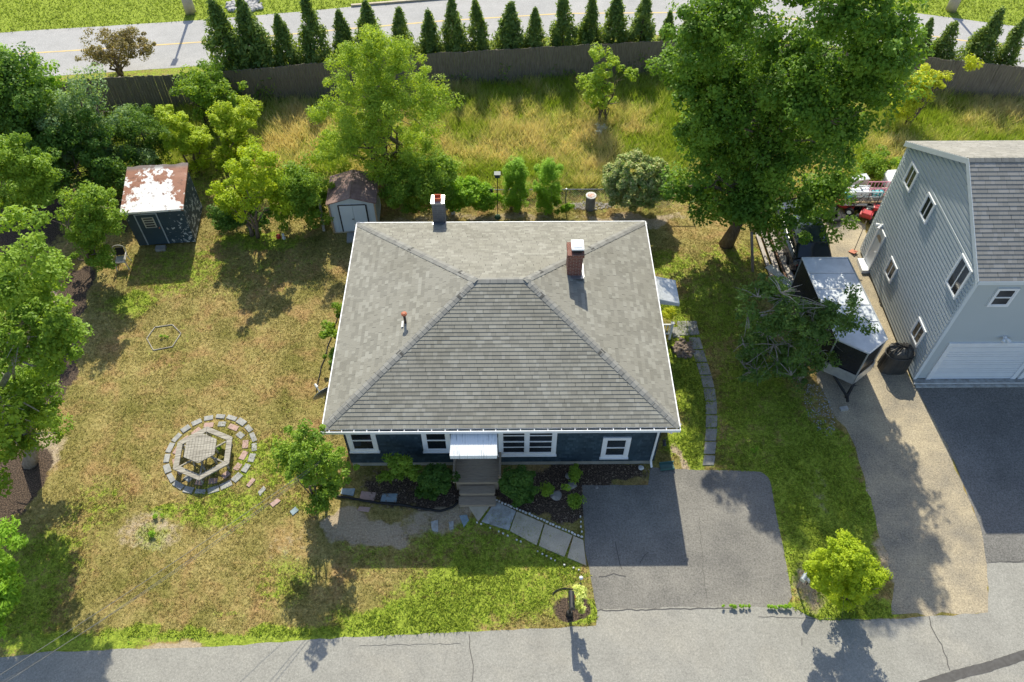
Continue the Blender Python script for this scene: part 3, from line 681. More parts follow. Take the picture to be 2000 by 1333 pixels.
# front stoop: deck with side boards, step
q0, q1 = P(889, 943, .55), P(975, 943, .55); yf = q0.y; xl, xr = q0.x, q1.x; nb = 9
mb = MB(); wd_ = (HY0 - yf) / nb
for i in range(nb): mb.box((xl + xr) / 2, yf + wd_ * (i + .5), .53, xr - xl, wd_ - .008, .04)
mb.box((xl + xr) / 2, (yf + HY0) / 2, .25, xr - xl - .06, HY0 - yf - .06, .5)
st = mb.build('front_stoop', deck_m, house)
mb = MB(); s1 = P(896, 965, .2); mb.box((xl + xr) / 2, yf - .17, .34, xr - xl - .28, .32, .05); mb.box((xl + xr) / 2, yf - .17, .15, xr - xl - .34, .28, .3); mb.box((xl + xr) / 2, yf - .5, .17, xr - xl - .24, .33, .05); mb.box((xl + xr) / 2, yf - .5, .07, xr - xl - .3, .3, .14)
mb.build('step', deck_m, st)
for xs in (xl - .03, xr + .03):
    mb = MB(); mb.box(xs, yf + .05, .75, .08, .08, .5); mb.box(xs, HY0 - .1, .75, .08, .08, .5); mb.box(xs, (yf + HY0) / 2, .98, .07, HY0 - yf, .05); mb.box(xs, (yf + HY0) / 2, .62, .04, HY0 - yf, .1); mb.build('railing', blackm if xs > 0 else deck_m, st)
# chimneys
def ubox(mb, x0, x1, y0, y1, z0, z1):
    mb.hasuv = True
    mb.obox((x0, y0, z0), X_, Z_, -Y_, 0, x1 - x0, 0, z1 - z0, -(y1 - y0), 0)
    # side faces with their own unwrapping, 3 mm proud
    for X, s in ((x0 - .003, -1), (x1 + .003, 1)):
        vs_ = [(X, y0, z0), (X, y1, z0), (X, y1, z1), (X, y0, z1)]; f = (0, 1, 2, 3) if s > 0 else (3, 2, 1, 0); uv = [(0, 0), (y1 - y0, 0), (y1 - y0, z1 - z0), (0, z1 - z0)]
        mb.add(vs_, [f], [[uv[i] for i in f]])
# brick one on the right slope, beside the back hip
q = P(1122, 541, 4.4)
for _ in range(6): q = P(1122, 541, EZ + (EX1 - q.x) * (RZ - EZ) / hr)
by0 = q.y; bz = PY(1124, 503, by0).z; bx0, bx1 = PY(1110, 505, by0).x, PY(1139, 505, by0).x; byd = .6
mb = MB(); ubox(mb, bx0, bx1, by0, by0 + byd, 3.8, bz); ubox(mb, bx0 - .035, bx1 + .035, by0 - .035, by0 + byd + .035, bz - .02, bz + .12)
ch = mb.build('chimney', brick, house, label='red brick chimney with a white metal cap')
mb = MB(); mb.box((bx0 + bx1) / 2 + .06, by0 + byd / 2, bz + .20, .34, .4, .16); mb.build('flue', blackm, ch)
mb = MB(); mb.box((bx0 + bx1) / 2 + .06, by0 + byd / 2 - .02, bz + .31, .44, .5, .07); mb.box((bx0 + bx1) / 2 + .06, by0 + byd / 2 - .02, bz + .36, .34, .36, .03); mb.build('chimney_cap', white, ch, bevel=.03)
zr = RZ - (by0 - RY) * 0 - 0; sf = EZ + (EX1 - (bx0 + bx1) / 2) * (RZ - EZ) / hr
mb = MB(); mb.box((bx0 + bx1) / 2, by0 - .07, sf + .04, bx1 - bx0 + .14, .16, .03); mb.box(bx1 + .05, by0 + byd / 2, sf - .02, .1, byd + .1, .1); mb.build('flashing', greym, ch)
# grey block chimney outside the back wall
gz = 4.85; qa, qb = P(840, 398, gz), P(859, 398, gz); gx0_, gx1_, gy0 = qa.x, qb.x, EY1 - .08
cw = .5; mb = MB(); cx_ = (gx0_ + gx1_) / 2; gtop = PY(850, 397, gy0 + .05).z
ubox(mb, cx_ - .24, cx_ + .24, gy0, gy0 + .45, 0, gtop); mb.build('x', block, house).name = 'chimney'
ch = [c for c in house.children if c.name.startswith('chimney')][-1]; ch['label'] = 'tall grey block chimney with an orange clay flue'
mb = MB(); mb.box(cx_, gy0 + .22, gtop + .02, .52, .5, .05); mb.build('chimney_crown', silver, ch)
mb = MB()
for a, b, c_, d2 in ((-.12, 0, .03, .27), (.12, 0, .03, .27), (0, -.12, .21, .03), (0, .12, .21, .03)): mb.box(cx_ + a, gy0 + .22 + b, gtop + .11, c_, d2, .16)
mb.build('flue', orange, ch)
mb = MB(); mb.box(cx_, gy0 - .05, EZ + .06, .56, .12, .04); mb.build('flashing', greym, ch)
# vent pipe
q = P(792, 632, 3.55); zr = EZ + (q.x - EX0) * (RZ - EZ) / hr; q = P(792, 632, zr)
mb = MB(); mb.tube([(q.x, q.y, zr - .1), (q.x, q.y, zr + .46)], .045, 10); vp = mb.build('vent_pipe', M('dark_iron', (.06, .045, .04), None, 9, .7), house)
mb = MB(); mb.lathe((q.x, q.y, zr + .44), [(.06, 0), (.10, .03), (.10, .07), (.05, .10)], 14); mb.build('vent_cap', copper, vp)
mb = MB(); mb.obox((q.x - .09, q.y - .05, zr + .015), Vector((hr, 0, RZ - EZ)).normalized(), Y_, Vector((-(RZ - EZ), 0, hr)).normalized(), -.04, .04, -.14, .14, 0, .02); mb.build('flashing', whitestone, vp)
# satellite dish on the left wall
dish = thing('satellite_dish', 'dark grey satellite dish on an arm at the left wall of the blue house', 'satellite dish', (-6.2, 16.0, 1.6))
def dishobj(root, c, nrm, r, arm):
    nrm = Vector(nrm).normalized(); s = nrm.orthogonal().normalized(); t = nrm.cross(s); mb = MB(); rings = 6; n = 28; vs_ = []; fs = []
    for side_ in (0, 1):
        b = len(vs_)
        for i in range(rings + 1):
            rr = r * i / rings
            for k in range(n): a = 2 * PI * k / n; vs_.append(Vector(c) + (s * math.cos(a) + t * math.sin(a)) * rr + nrm * (.22 * rr * rr / r - .012 * side_))
        for i in range(rings):
            for k in range(n):
                f = (b + i * n + k, b + i * n + (k + 1) % n, b + (i + 1) * n + (k + 1) % n, b + (i + 1) * n + k); fs.append(f if side_ == 0 else f[::-1])
    b2 = (rings + 1) * n
    for k in range(n): fs.append((rings * n + k, rings * n + (k + 1) % n, b2 + rings * n + (k + 1) % n, b2 + rings * n + k))
    mb.add(vs_, fs); mb.build('dish', greym, root, smooth=True)
    mb = MB(); f0 = Vector(c) + nrm * arm - t * 0; base_ = Vector(c) + (Vector((0, 0, -1)) - nrm * (-nrm.z)).normalized() * r * .9
    mb.tube([base_, f0], .02, 8); mb.build('feed_arm', white, root)
    mb = MB(); mb.tube([f0 - nrm * .06, f0 + nrm * .08], [.05, .035], 10); mb.build('receiver', white, root)
dc = P(631, 772, 1.9); dishobj(dish, dc, (-.62, .72, .35), .36, .42)
mb = MB(); mb.tube([dc + Vector((.08, -.1, -.05)), dc + Vector((.25, -.12, -.1)), (HX0, dc.y - .12, 1.6)], .025, 8); mb.build('bracket', blackm, dish)
# splash block
q = P(1303, 910, .1); r_ = thing('splash_block', 'green plastic splash block under the downspout at the house corner', 'splash block', (q.x, q.y, 0))
mb = MB(); gp = M('green_plastic', (.05, .13, .12), None, 5, .5); mb.box(q.x, q.y, .04, .5, .28, .03, .1); mb.box(q.x, q.y - .14, .09, .52, .03, .09, .1); mb.box(q.x, q.y + .14, .09, .52, .03, .09, .1); mb.build('trough', gp, r_)

# ================================================================== neighbour house
NX0, NX1, NY0, NY1 = P(1782, 742).x, 27.0, P(1782, 742).y, P(1676, 492).y
NYM = (NY0 + NY1) / 2 - .2; NEZ, NRZ = 5.75, 7.85
nb_ = thing('house', 'two-storey grey clapboard house with garage doors and a gable roof', 'house', (NX0 + 5, NYM, 0))
mb = MB(); nc = 32; ex = NEZ / nc
mb.courses((NX0, NY0, .12), (NX1, NY0, .12), (NX0, NY0, NEZ), (NX1, NY0, NEZ), nc, .022, ex)
mb.courses((NX0, NY1, .12), (NX0, NY0, .12), (NX0, NY1, NEZ), (NX0, NY0, NEZ), nc, .05, ex, True, .6)
mb.courses((NX1, NY1, .12), (NX0, NY1, .12), (NX1, NY1, NEZ), (NX0, NY1, NEZ), nc, .022, ex)
mb.courses((NX0, NY1, NEZ), (NX0, NY0, NEZ), (NX0, NYM, NRZ), (NX0, NYM, NRZ), int(nc * (NRZ - NEZ) / NEZ), .040, ex, True, .6)
mb.build('wall', siding, nb_)
mb = MB(); mb.box((NX0 + NX1) / 2, (NY0 + NY1) / 2, .1, NX1 - NX0 - .05, NY1 - NY0 - .05, .4); mb.build('foundation', found, nb_)
ov = .22; sf_ = (NRZ - NEZ) / (NYM - NY0); sb = (NRZ - NEZ) / (NY1 - NYM); RXa = NX0 - .10
mb = MB(); ezf = NEZ - sf_ * ov + .1; ezb = NEZ - sb * ov + .1; yfr, ybk = NY0 - ov, NY1 + ov
mb.courses((RXa, yfr, ezf), (NX1, yfr, ezf), (RXa, NYM, NRZ + .1), (NX1, NYM, NRZ + .1), 28, .014, .14)
mb.courses((NX1, ybk, ezb), (RXa, ybk, ezb), (NX1, NYM, NRZ + .1), (RXa, NYM, NRZ + .1), 28, .014, .14)
mb.build('roof', roof2_m, nb_)
mb = MB(); mb.hasuv = True; hipcaps(mb, (RXa, NYM, NRZ + .1), (NX1, NYM, NRZ + .1), (0, -sf_, 1), (0, sb, 1)); mb.build('ridge_caps', cap_m, nb_)
mb = MB()
for (y0_, z0_, y1_, z1_) in ((yfr, ezf, NYM, NRZ + .1), (ybk, ezb, NYM, NRZ + .1)):
    mb.add([(RXa - .02, y0_, z0_ - .003), (RXa - .02, y1_, z1_ - .003), (RXa - .02, y1_, z1_ - .22), (RXa - .02, y0_, z0_ - .22), (RXa + .015, y0_, z0_ - .003), (RXa + .015, y1_, z1_ - .003), (RXa + .015, y1_, z1_ - .22), (RXa + .015, y0_, z0_ - .22)],
        [(0, 1, 2, 3), (7, 6, 5, 4), (0, 4, 5, 1), (2, 6, 7, 3), (0, 3, 7, 4), (1, 5, 6, 2)])
    # soffit strip under the rake
    mb.add([(RXa + .015, y0_, z0_ - .10), (NX0 + .01, y0_, z0_ - .10), (NX0 + .01, y1_, z1_ - .10), (RXa + .015, y1_, z1_ - .10)], [(0, 1, 2, 3)])
mb.box((RXa + NX1) / 2, yfr - .012, ezf - .08, NX1 - RXa, .025, .16); mb.box((RXa + NX1) / 2, (yfr + NY0) / 2, ezf - .15, NX1 - RXa, ov, .02)
mb.box((RXa + NX1) / 2, ybk + .012, ezb - .08, NX1 - RXa, .025, .16)
tr2 = M('light_grey_trim', (.62, .66, .68), (.58, .62, .64), 2, .45)
mb.build('fascia', tr2, nb_)
for yy_ in (NY0 - .012, NY1 + .012): mb = MB(); mb.box(NX0 + .022, yy_, NEZ / 2 + .05, .12, .13, NEZ - .14); mb.build('corner_board', tr2, nb_)
GO = Vector((NX0 - .042, 0, 0))
def gwin(pl, pt, pr, pb, hor=True, rails=2):
    ps = [PX(px, py, NX0 - .03) for px, py in (pl, pt, pr, pb)]
    y0_, y1_ = (ps[2].y + ps[3].y) / 2, (ps[0].y + ps[1].y) / 2; z0_, z1_ = (ps[0].z + ps[3].z) / 2, (ps[1].z + ps[2].z) / 2
    ys = sorted((y0_, y1_)); zs = sorted((z0_, z1_)); window(nb_, GO, -Y_, Z_, -X_, -ys[1], -ys[0], zs[0], zs[1], .07, (), rails, gm=glass2, sill=False, hor=hor)
gwin((1765, 350), (1784, 318), (1799, 340), (1774, 376), False); gwin((1796, 412), (1816, 378), (1832, 402), (1806, 438), False)
gwin((1729, 526), (1743, 503), (1757, 527), (1737, 554), False); gwin((1847, 548), (1883, 498), (1903, 533), (1865, 584), False); gwin((1779, 647), (1797, 622), (1813, 650), (1790, 678), False)
# side door
ps = [PX(px, py, NX0 - .03) for px, py in ((1686, 510), (1718, 446), (1727, 477), (1695, 532))]
y0_, y1_ = sorted(((ps[2].y + ps[3].y) / 2, (ps[0].y + ps[1].y) / 2)); zt = (ps[1].z + ps[2].z) / 2; zt = max(2.15, zt)
mb = MB(); mb.obox(GO, -Y_, Z_, -X_, -y1_, -y1_ + .1, .15, zt, -.02, .05); mb.obox(GO, -Y_, Z_, -X_, -y0_ - .1, -y0_, .15, zt, -.02, .05); mb.obox(GO, -Y_, Z_, -X_, -y1_ + .1, -y0_ - .1, zt - .1, zt, -.02, .05); fr = mb.build('door_frame', white, nb_)
mb = MB(); mb.obox(GO, -Y_, Z_, -X_, -y1_ + .1, -y0_ - .1, .15, zt - .1, -.02, .015); dm = mb.build('door', white2, nb_)
mb = MB(); ym = (y0_ + y1_) / 2
vs_ = [Vector((GO.x - .017, ym, zt - .55))] + [Vector((GO.x - .017, ym + .24 * math.cos(PI * i / 10), zt - .55 + .24 * math.sin(PI * i / 10))) for i in range(11)]
mb.add(vs_, [(0, i + 1, i + 2) for i in range(10)]); mb.build('pane', glass2, dm)
mb = MB(); mb.tube([(GO.x - .015, y0_ + .2, 1.1), (GO.x - .09, y0_ + .2, 1.1)], .03, 8); mb.build('handle', silver, dm)
mb = MB(); mb.box(NX0 - .18, ym, .09, .34, (y1_ - y0_), .18); mb.build('step', white, nb_)
# floodlights
def flood(root, c, N, U):
    mb = MB(); c = Vector(c); mb.tube([c, c + N * .07], .07, 10)
    for s in (-1, 1): mb.tube([c + N * .05, c + N * .12 + U * s * .06, c + N * .2 + U * s * .13 - Z_ * .06], [.02, .045, .075], 10)
    mb.build('floodlight', white, root)
flood(nb_, PX(1724, 441, NX0 - .03), -X_, Y_); flood(nb_, PY(1962, 658, NY0 - .02), -Y_, X_)
# front window and garage doors
NO = Vector((0, NY0 - .02, 0))
a, b = PY(1925, 597, NY0), PY(1965, 597, NY0); window(nb_, NO, X_, Z_, -Y_, a.x, b.x + .03, a.z, PY(1940, 562, NY0).z, .07, (), 2, gm=glass2, sill=False)
for (xa, xb, lab) in ((1805, 1978, 0), (1983, 2160, 1)):
    A, B = PY(xa, 742, NY0).x, PY(xb, 742, NY0).x; zt = 2.28; tb = .17
    mb = MB(); mb.obox(NO, X_, Z_, -Y_, A, A + tb, .08, zt, -.02, .05); mb.obox(NO, X_, Z_, -Y_, B - tb, B, .08, zt, -.02, .05); mb.obox(NO, X_, Z_, -Y_, A + tb, B - tb, zt - tb, zt, -.02, .05); mb.build('door_frame', white, nb_)
    mb = MB(); k = 16
    for i in range(k):
        v0 = .08 + (zt - tb - .08) * i / k; v1 = .08 + (zt - tb - .08) * (i + 1) / k; mb.obox(NO, X_, Z_, -Y_, A + tb, B - tb, v0, v1 - (.018 if i % 4 == 3 else .008), -.03, .014 - .006 * (i % 2))
    mb.build('garage_door', white2, nb_)
mb = MB(); mb.box((NX0 + NX1) / 2, NY0 - .2, .03, NX1 - NX0, .4, .06); mb.build('threshold', conc2, nb_)
# conduit lying along the foot of the wall
q = P(1785, 748); mb = MB(); mb.tube([(NX0 - .1, NY0 - .28, .12), (NX1, NY0 - .28, .12)], .03, 8)
tag(mb.build('pipe', silver, origin=(NX0, NY0, 0)), 'grey pipe lying in front of the grey house garage doors', 'pipe')

# ================================================================== fences
ft = [(-160, 175), (80, 164), (215, 151), (310, 148), (475, 137), (640, 121), (870, 103), (1100, 90), (1340, 78), (1560, 88), (1765, 108), (2010, 132), (2300, 175)]
fp = [(P(x_, y_, 2.05).x, P(x_, y_, 2.05).y) for x_, y_ in ft]
fence = thing('wooden_fence', 'long dark brown wooden board fence between the meadow and the back road', 'fence', (fp[6][0], fp[6][1], 0))
rnd = random.Random(8); dn = dense(fp, .14); seg = []
mb = MB(); posts = MB()
for i in range(len(dn) - 1):
    a, b = Vector((*dn[i], 0)), Vector((*dn[i + 1], 0)); d = (b - a); L_ = d.length; d.normalize(); nn = d.cross(Z_)
    h = 2.05 + rnd.uniform(-.035, .03) + .02 * math.sin(i * .35)
    mb.obox(a + nn * rnd.uniform(-.01, .01), d, Z_, nn, .003, L_ - .006, .03, h, -.009, .009)
    if i % 17 == 0:
        pm = MB(); pm.obox(a, d, Z_, nn, -.05, .05, 0, 2.0, -.13, -.03); pm.build('post', fence_m, fence)
mb.build('boards', fence_m, fence)
for z_ in (.4, 1.1, 1.8):
    rm = MB(); rm.tube([(p[0] - 0, p[1] + .05, z_) for p in fp], .035, 4, True); rm.build('rail', fence_m, fence)
# chain-link fence
ya_ = P(1150, 408).y; wx = (P(880, 405).x, P(1345, 405).x)
cf = thing('chain_link_fence', 'low chain-link fence behind the barrel and the shrubs', 'fence', ((wx[0] + wx[1]) / 2, ya_, 0))
mb = MB(); mb.tube([(wx[0], ya_, 1.15), (wx[1], ya_, 1.15)], .022, 8); mb.build('top_rail', greym, cf)
for i in range(5):
    xx = wx[0] + (wx[1] - wx[0]) * i / 4 if i != 2 else P(1103, 400).x; mb = MB(); mb.tube([(xx, ya_, 0), (xx, ya_, 1.2)], .03, 8); mb.build('post', greym, cf)
mb = MB(); st_ = .11; k = int((wx[1] - wx[0]) / st_)
for i in range(k):
    x0_ = wx[0] + i * st_
    for s in (-1, 1):
        xe = x0_ + s * 1.1
        if xe < wx[0] or xe > wx[1]: continue
        a_, b_ = Vector((x0_, ya_, .03)), Vector((xe, ya_, 1.13)); mb.tube([a_, b_], .0035, 3, False)
mb.build('mesh', silver, cf)

# ================================================================== sheds
def skew_prism(): pass
# blue shed with a rusting single-slope roof
s0, s1 = P(274, 484), P(385, 476)
ang = math.atan2(s1.y - s0.y, s1.x - s0.x); swd = (s1 - s0).length * .985; sdp = 2.3
shed = thing('shed', 'leaning blue wooden shed with a rusty white metal roof', 'shed', s0, ang, local=True)
shed_m = None
def peelm():
    t = NT('peeling_blue_paint'); tc = t.n('ShaderNodeTexCoord'); o_ = tc.outputs['Object']
    c = t.mix(t.ramp(t.noise(2, 3, .5, o_), .4, .6), (.023, .042, .057), (.031, .053, .069)); g = t.n('ShaderNodeSeparateXYZ'); t.l(o_, g.inputs[0])
    n = t.noise(5.5, 5, .65, o_); rgt = t.ramp(g.outputs[0], 1.0, 2.1); low = t.ramp(g.outputs[2], 1.9, .2, 0, .7)
    m = t.math('ADD', n, t.math('MULTIPLY', t.math('MULTIPLY', rgt, t.math('ADD', low, .45)), .12)); c = t.mix(t.math('GREATER_THAN', m, .665), c, (.38, .40, .41))
    return t.end(t.bsdf(c, .6, .3))
peel = peelm()
zf, zb = 2.05, 2.5
mb = MB(); mb.add([(0, 0, .12), (swd, 0, .12), (swd, sdp, .12), (0, sdp, .12), (0, 0, zf), (swd, 0, zf), (swd, sdp, zb), (0, sdp, zb)], [(0, 1, 5, 4), (1, 2, 6, 5), (2, 3, 7, 6), (3, 0, 4, 7), (4, 5, 6, 7), (3, 2, 1, 0)]); mb.build('wall', peel, shed)
mb = MB()
for i in range(4): mb.box(.3 + i * (swd - .6) / 3, .3, .06, .4, .25, .14)
mb.build('foundation', rockm, shed)
def rustm():
    t = NT('rusty_white_roof'); tc = t.n('ShaderNodeTexCoord'); o_ = tc.outputs['Object']; g = t.n('ShaderNodeSeparateXYZ'); t.l(o_, g.inputs[0])
    n = t.noise(1.5, 6, .68, o_); back = t.ramp(g.outputs[1], .3, 2.3, -.02, .2); side_ = t.ramp(t.math('ABSOLUTE', t.math('SUBTRACT', g.outputs[0], swd * .48)), .25, 1.1, -.07, .07)
    m = t.math('ADD', t.math('ADD', n, back), side_)
    c = t.mix(t.ramp(m, .59, .62), (.70, .68, .65), (.26, .105, .055)); c = t.mix(t.ramp(t.noise(6, 4, .7, o_), .56, .66), c, t.mix(1.0, c, (.5, .45, .45), 'MULTIPLY'))
    c = t.mix(t.math('MULTIPLY', t.ramp(g.outputs[1], 2.1, 2.3), .8), c, (.10, .095, .09))
    return t.end(t.bsdf(c, .5, .4, 0, n, .3))
rust = rustm(); sl2 = (zb - zf) / sdp
mb = MB(); o0, o1, oy0, oy1 = -.09, swd + .09, -.1, sdp + .1; zz = lambda y_: zf + .03 + sl2 * y_
for dz, flip in ((.035, 0), (0, 1)):
    pass
nseg = 10; g_ = []
for i in range(nseg + 1):
    for j in range(nseg + 1):
        xx = o0 + (o1 - o0) * i / nseg; yy = oy0 + (oy1 - oy0) * j / nseg; g_.append((xx, yy + (rnd.uniform(-.05, .05) if j == nseg else 0), zz(yy) + .035 + rnd.uniform(0, .015)))
fs = [(i * (nseg + 1) + j, (i + 1) * (nseg + 1) + j, (i + 1) * (nseg + 1) + j + 1, i * (nseg + 1) + j + 1) for i in range(nseg) for j in range(nseg)]
mb.add(g_, fs); mb.obox((o0, oy0, zz(oy0) - .05), X_, Z_, -Y_, 0, o1 - o0, 0, .075, -.02, 0)
sv = Vector((0, 1, sl2)).normalized()
for xx in (o0, o1 - .02): mb.obox((xx, oy0 + .02, zz(oy0) - .04), X_, Vector((0, -sl2, 1)).normalized(), -sv, 0, .02, 0, .07, -(sdp + .18), 0)
mb.obox((o0 + .02, oy0 + .02, zz(oy0)), X_, Vector((0, -sl2, 1)).normalized(), -sv, 0, o1 - o0 - .04, -.01, .025, -(sdp + .16), 0)
mb.build('roof', rust, shed)
mb = MB(); dx0, dx1 = .42, 1.28
for a_, b_, c_, d_ in ((dx0 - .045, dx0, .15, 1.9), (dx1, dx1 + .045, .15, 1.9), (dx0, dx1, 1.86, 1.9)): mb.obox((0, 0, 0), X_, Z_, -Y_, a_, b_, c_, d_, 0, .025)
mb.build('door_frame', M('pale_blue_trim', (.33, .37, .40), None, 4, .6), shed)
mb = MB(); mb.obox((0, 0, 0), X_, Z_, -Y_, dx0 + .01, dx1 - .01, .16, 1.85, -.01, .012); dm = mb.build('door', M('blue_door', (.024, .045, .06), (.03, .054, .07), 2, .6), shed)
mb = MB(); wx0, wx1, wz0, wz1 = dx0 + .22, dx1 - .16, 1.12, 1.70
mb.obox((0, 0, 0), X_, Z_, -Y_, wx0, wx0 + .04, wz0, wz1, .0, .03); mb.obox((0, 0, 0), X_, Z_, -Y_, wx1 - .04, wx1, wz0, wz1, .0, .03)
for i in range(5): zz_ = wz0 + (wz1 - wz0 - .035) * i / 4; mb.obox((0, 0, 0), X_, Z_, -Y_, wx0 + .04, wx1 - .04, zz_, zz_ + .035, .0, .028)
wf = mb.build('window', silver, dm); mb = MB(); mb.obox((0, 0, 0), X_, Z_, -Y_, wx0 + .04, wx1 - .04, wz0 + .02, wz1 - .02, .0, .016); mb.build('pane', glass2, wf)
mb = MB(); mb.tube([(dx1 - .07, -.01, 1.1), (dx1 - .07, -.07, 1.1)], .03, 8); mb.build('handle', copper, dm)
mb = MB(); mb.box(.95, -.22, .07, .42, .26, .14); tag(mb.build('x', rockm), 'x', 'x'); bo = bpy.context.scene.objects[-1] if False else None
st_o = [o for o in C.objects if o.name.startswith('x')][0]; st_o.name = 'block_step'; st_o.location = s0; st_o.rotation_euler = (0, 0, ang); tag(st_o, 'grey block step in front of the blue shed door', 'step')
# white metal shed with brown roof
m0, m1 = P(655, 456), P(762, 448)
mw = 1.95; md = 1.75; mang = math.atan2(m1.y - m0.y, m1.x - m0.x) * .4
ms = thing('shed', 'small white metal garden shed with a brown gable roof and double doors', 'shed', m0, mang, local=True)
ze, zp = 1.72, 2.02; rib = MB()
def ribwall(mb, O, U, V, N, L_, h0, h1, k):
    for i in range(k):
        a = L_ * i / k; b = L_ * (i + 1) / k; ha = h0 + (h1 - h0) * a / L_; e = .012 if i % 2 else 0
        mb.add([O + U * a + N * e, O + U * b + N * e, O + U * b + N * e + V * (h0 + (h1 - h0) * b / L_), O + U * a + N * e + V * ha], [(0, 1, 2, 3)])
        mb.add([O + U * b, O + U * b + N * .012, O + U * b + N * .012 + V * h0, O + U * b + V * h0], [(0, 1, 2, 3)])
O0 = Vector((0, 0, .08))
ribwall(rib, O0, X_, Z_, -Y_, mw / 2, ze - .08, zp - .08, 8); ribwall(rib, O0 + X_ * mw / 2, X_, Z_, -Y_, mw / 2, zp - .08, ze - .08, 8)
ribwall(rib, O0 + X_ * mw, Y_, Z_, X_, md, ze - .08, ze - .08, 14); ribwall(rib, O0 + Y_ * md, -Y_, Z_, -X_, md, ze - .08, ze - .08, 14); ribwall(rib, O0 + X_ * mw + Y_ * md, -X_, Z_, Y_, mw, ze - .08, ze - .08, 14)
mwall = M('pale_metal_wall', (.56, .60, .60), (.52, .56, .56), 2, .45, .4); rib.build('wall', mwall, ms)
mb = MB(); hw = mw / 2 + .12
for s in (-1, 1):
    for j in range(2):
        y0_ = -.09 + j * (md + .2) / 2; y1_ = y0_ + (md + .2) / 2 + .02; z_ = .03 * (1 - j) * .5
        xa = mw / 2; xb = mw / 2 + s * hw; za = zp + .05 + z_; zb_ = za - (zp - ze) * hw / (mw / 2)
        vs_ = [(xa, y0_, za), (xb, y0_, zb_), (xb, y1_, zb_), (xa, y1_, za), (xa, y0_, za - .03), (xb, y0_, zb_ - .05), (xb, y1_, zb_ - .05), (xa, y1_, za - .03)]
        mb.add(vs_, [(0, 1, 2, 3), (7, 6, 5, 4), (0, 4, 5, 1), (1, 5, 6, 2), (2, 6, 7, 3)] if s > 0 else [(3, 2, 1, 0), (4, 5, 6, 7), (1, 5, 4, 0), (2, 6, 5, 1), (3, 7, 6, 2)])
mb.tube([(mw / 2, -.1, zp + .07), (mw / 2, md + .12, zp + .055)], .02, 6)
mb.build('roof', brown_roof, ms)
for xx in (-.02, mw + .02): mb = MB(); mb.box(xx, -.02, .88, .07, .07, 1.6); mb.build('corner_post', wood_new, ms)
dmat = M('pale_metal_door', (.60, .645, .65), (.57, .61, .62), 2, .4, .4)
for a_, b_ in ((.42, .985), (1.0, 1.56)):
    mb = MB(); mb.obox((0, -.02, 0), X_, Z_, -Y_, a_, b_, .14, 1.62, 0, .02); d_ = mb.build('door', dmat, ms)
    if a_ < .9: mb = MB(); mb.tube([(.93, -.04, .85), (.93, -.08, .85)], .028, 8); mb.build('handle', blackm, d_)
mb = MB(); mb.obox((0, -.02, 0), X_, Z_, -Y_, .36, .42, .12, 1.64, 0, .026); mb.obox((0, -.02, 0), X_, Z_, -Y_, 1.56, 1.62, .12, 1.64, 0, .026); mb.obox((0, -.02, 0), X_, Z_, -Y_, .42, 1.56, 1.62, 1.66, 0, .026); mb.build('door_frame', blackm, ms)
mb = MB(); mb.box(mw / 2, md / 2, .04, mw, md, .09); mb.build('floor', conc, ms)
q = P(690, 466); mb = MB(); mb.box(q.x, q.y, .05, .55, .6, .1, .1); tag(mb.build('stepping_slab', slab_m, origin=(q.x, q.y, 0), bevel=.015), 'dark rectangular slab in front of the white metal shed doors', 'slab')

# ================================================================== walks, pavers, edging
def slab(name, pts, z1, m, label, cat, group=None, bevel=.012):
    g = G(pts); cx = sum(p[0] for p in g) / len(g); cy = sum(p[1] for p in g) / len(g); mb = MB(); mb.prism(g, -.03, z1)
    o = mb.build(name, m, origin=(cx, cy, 0), bevel=bevel); tag(o, label, cat, group); return o
slab('walk_slab', [(897, 976), (961, 976), (962, 982), (934, 1020), (915, 990)], .05, conc, 'wedge-shaped concrete slab at the foot of the front steps', 'slab', 'concrete slabs of the front walk')
slab('walk_slab', [(968, 980), (1008, 999), (994, 1037), (940, 1020)], .045, conc2, 'patched pale concrete slab next to the wedge-shaped one', 'slab', 'concrete slabs of the front walk')
slab('walk_slab', [(1009, 1000), (1062, 1023), (1048, 1066), (996, 1038)], .045, conc, 'clean concrete walk slab beside the patched pale slab', 'slab', 'concrete slabs of the front walk')
slab('walk_slab', [(1064, 1024), (1118, 1047), (1102, 1089), (1052, 1067)], .045, conc, 'concrete walk slab second from the driveway', 'slab', 'concrete slabs of the front walk')
slab('walk_slab', [(1120, 1048), (1139, 1056), (1145, 1106), (1108, 1090)], .045, conc, 'small concrete walk slab touching the driveway', 'slab', 'concrete slabs of the front walk')
ORD = 'first second third fourth fifth sixth seventh eighth ninth tenth eleventh twelfth thirteenth fourteenth fifteenth sixteenth seventeenth eighteenth nineteenth twentieth twenty-first twenty-second twenty-third twenty-fourth twenty-fifth twenty-sixth twenty-seventh twenty-eighth twenty-ninth thirtieth thirty-first thirty-second thirty-third thirty-fourth'.split()
rnd = random.Random(12)
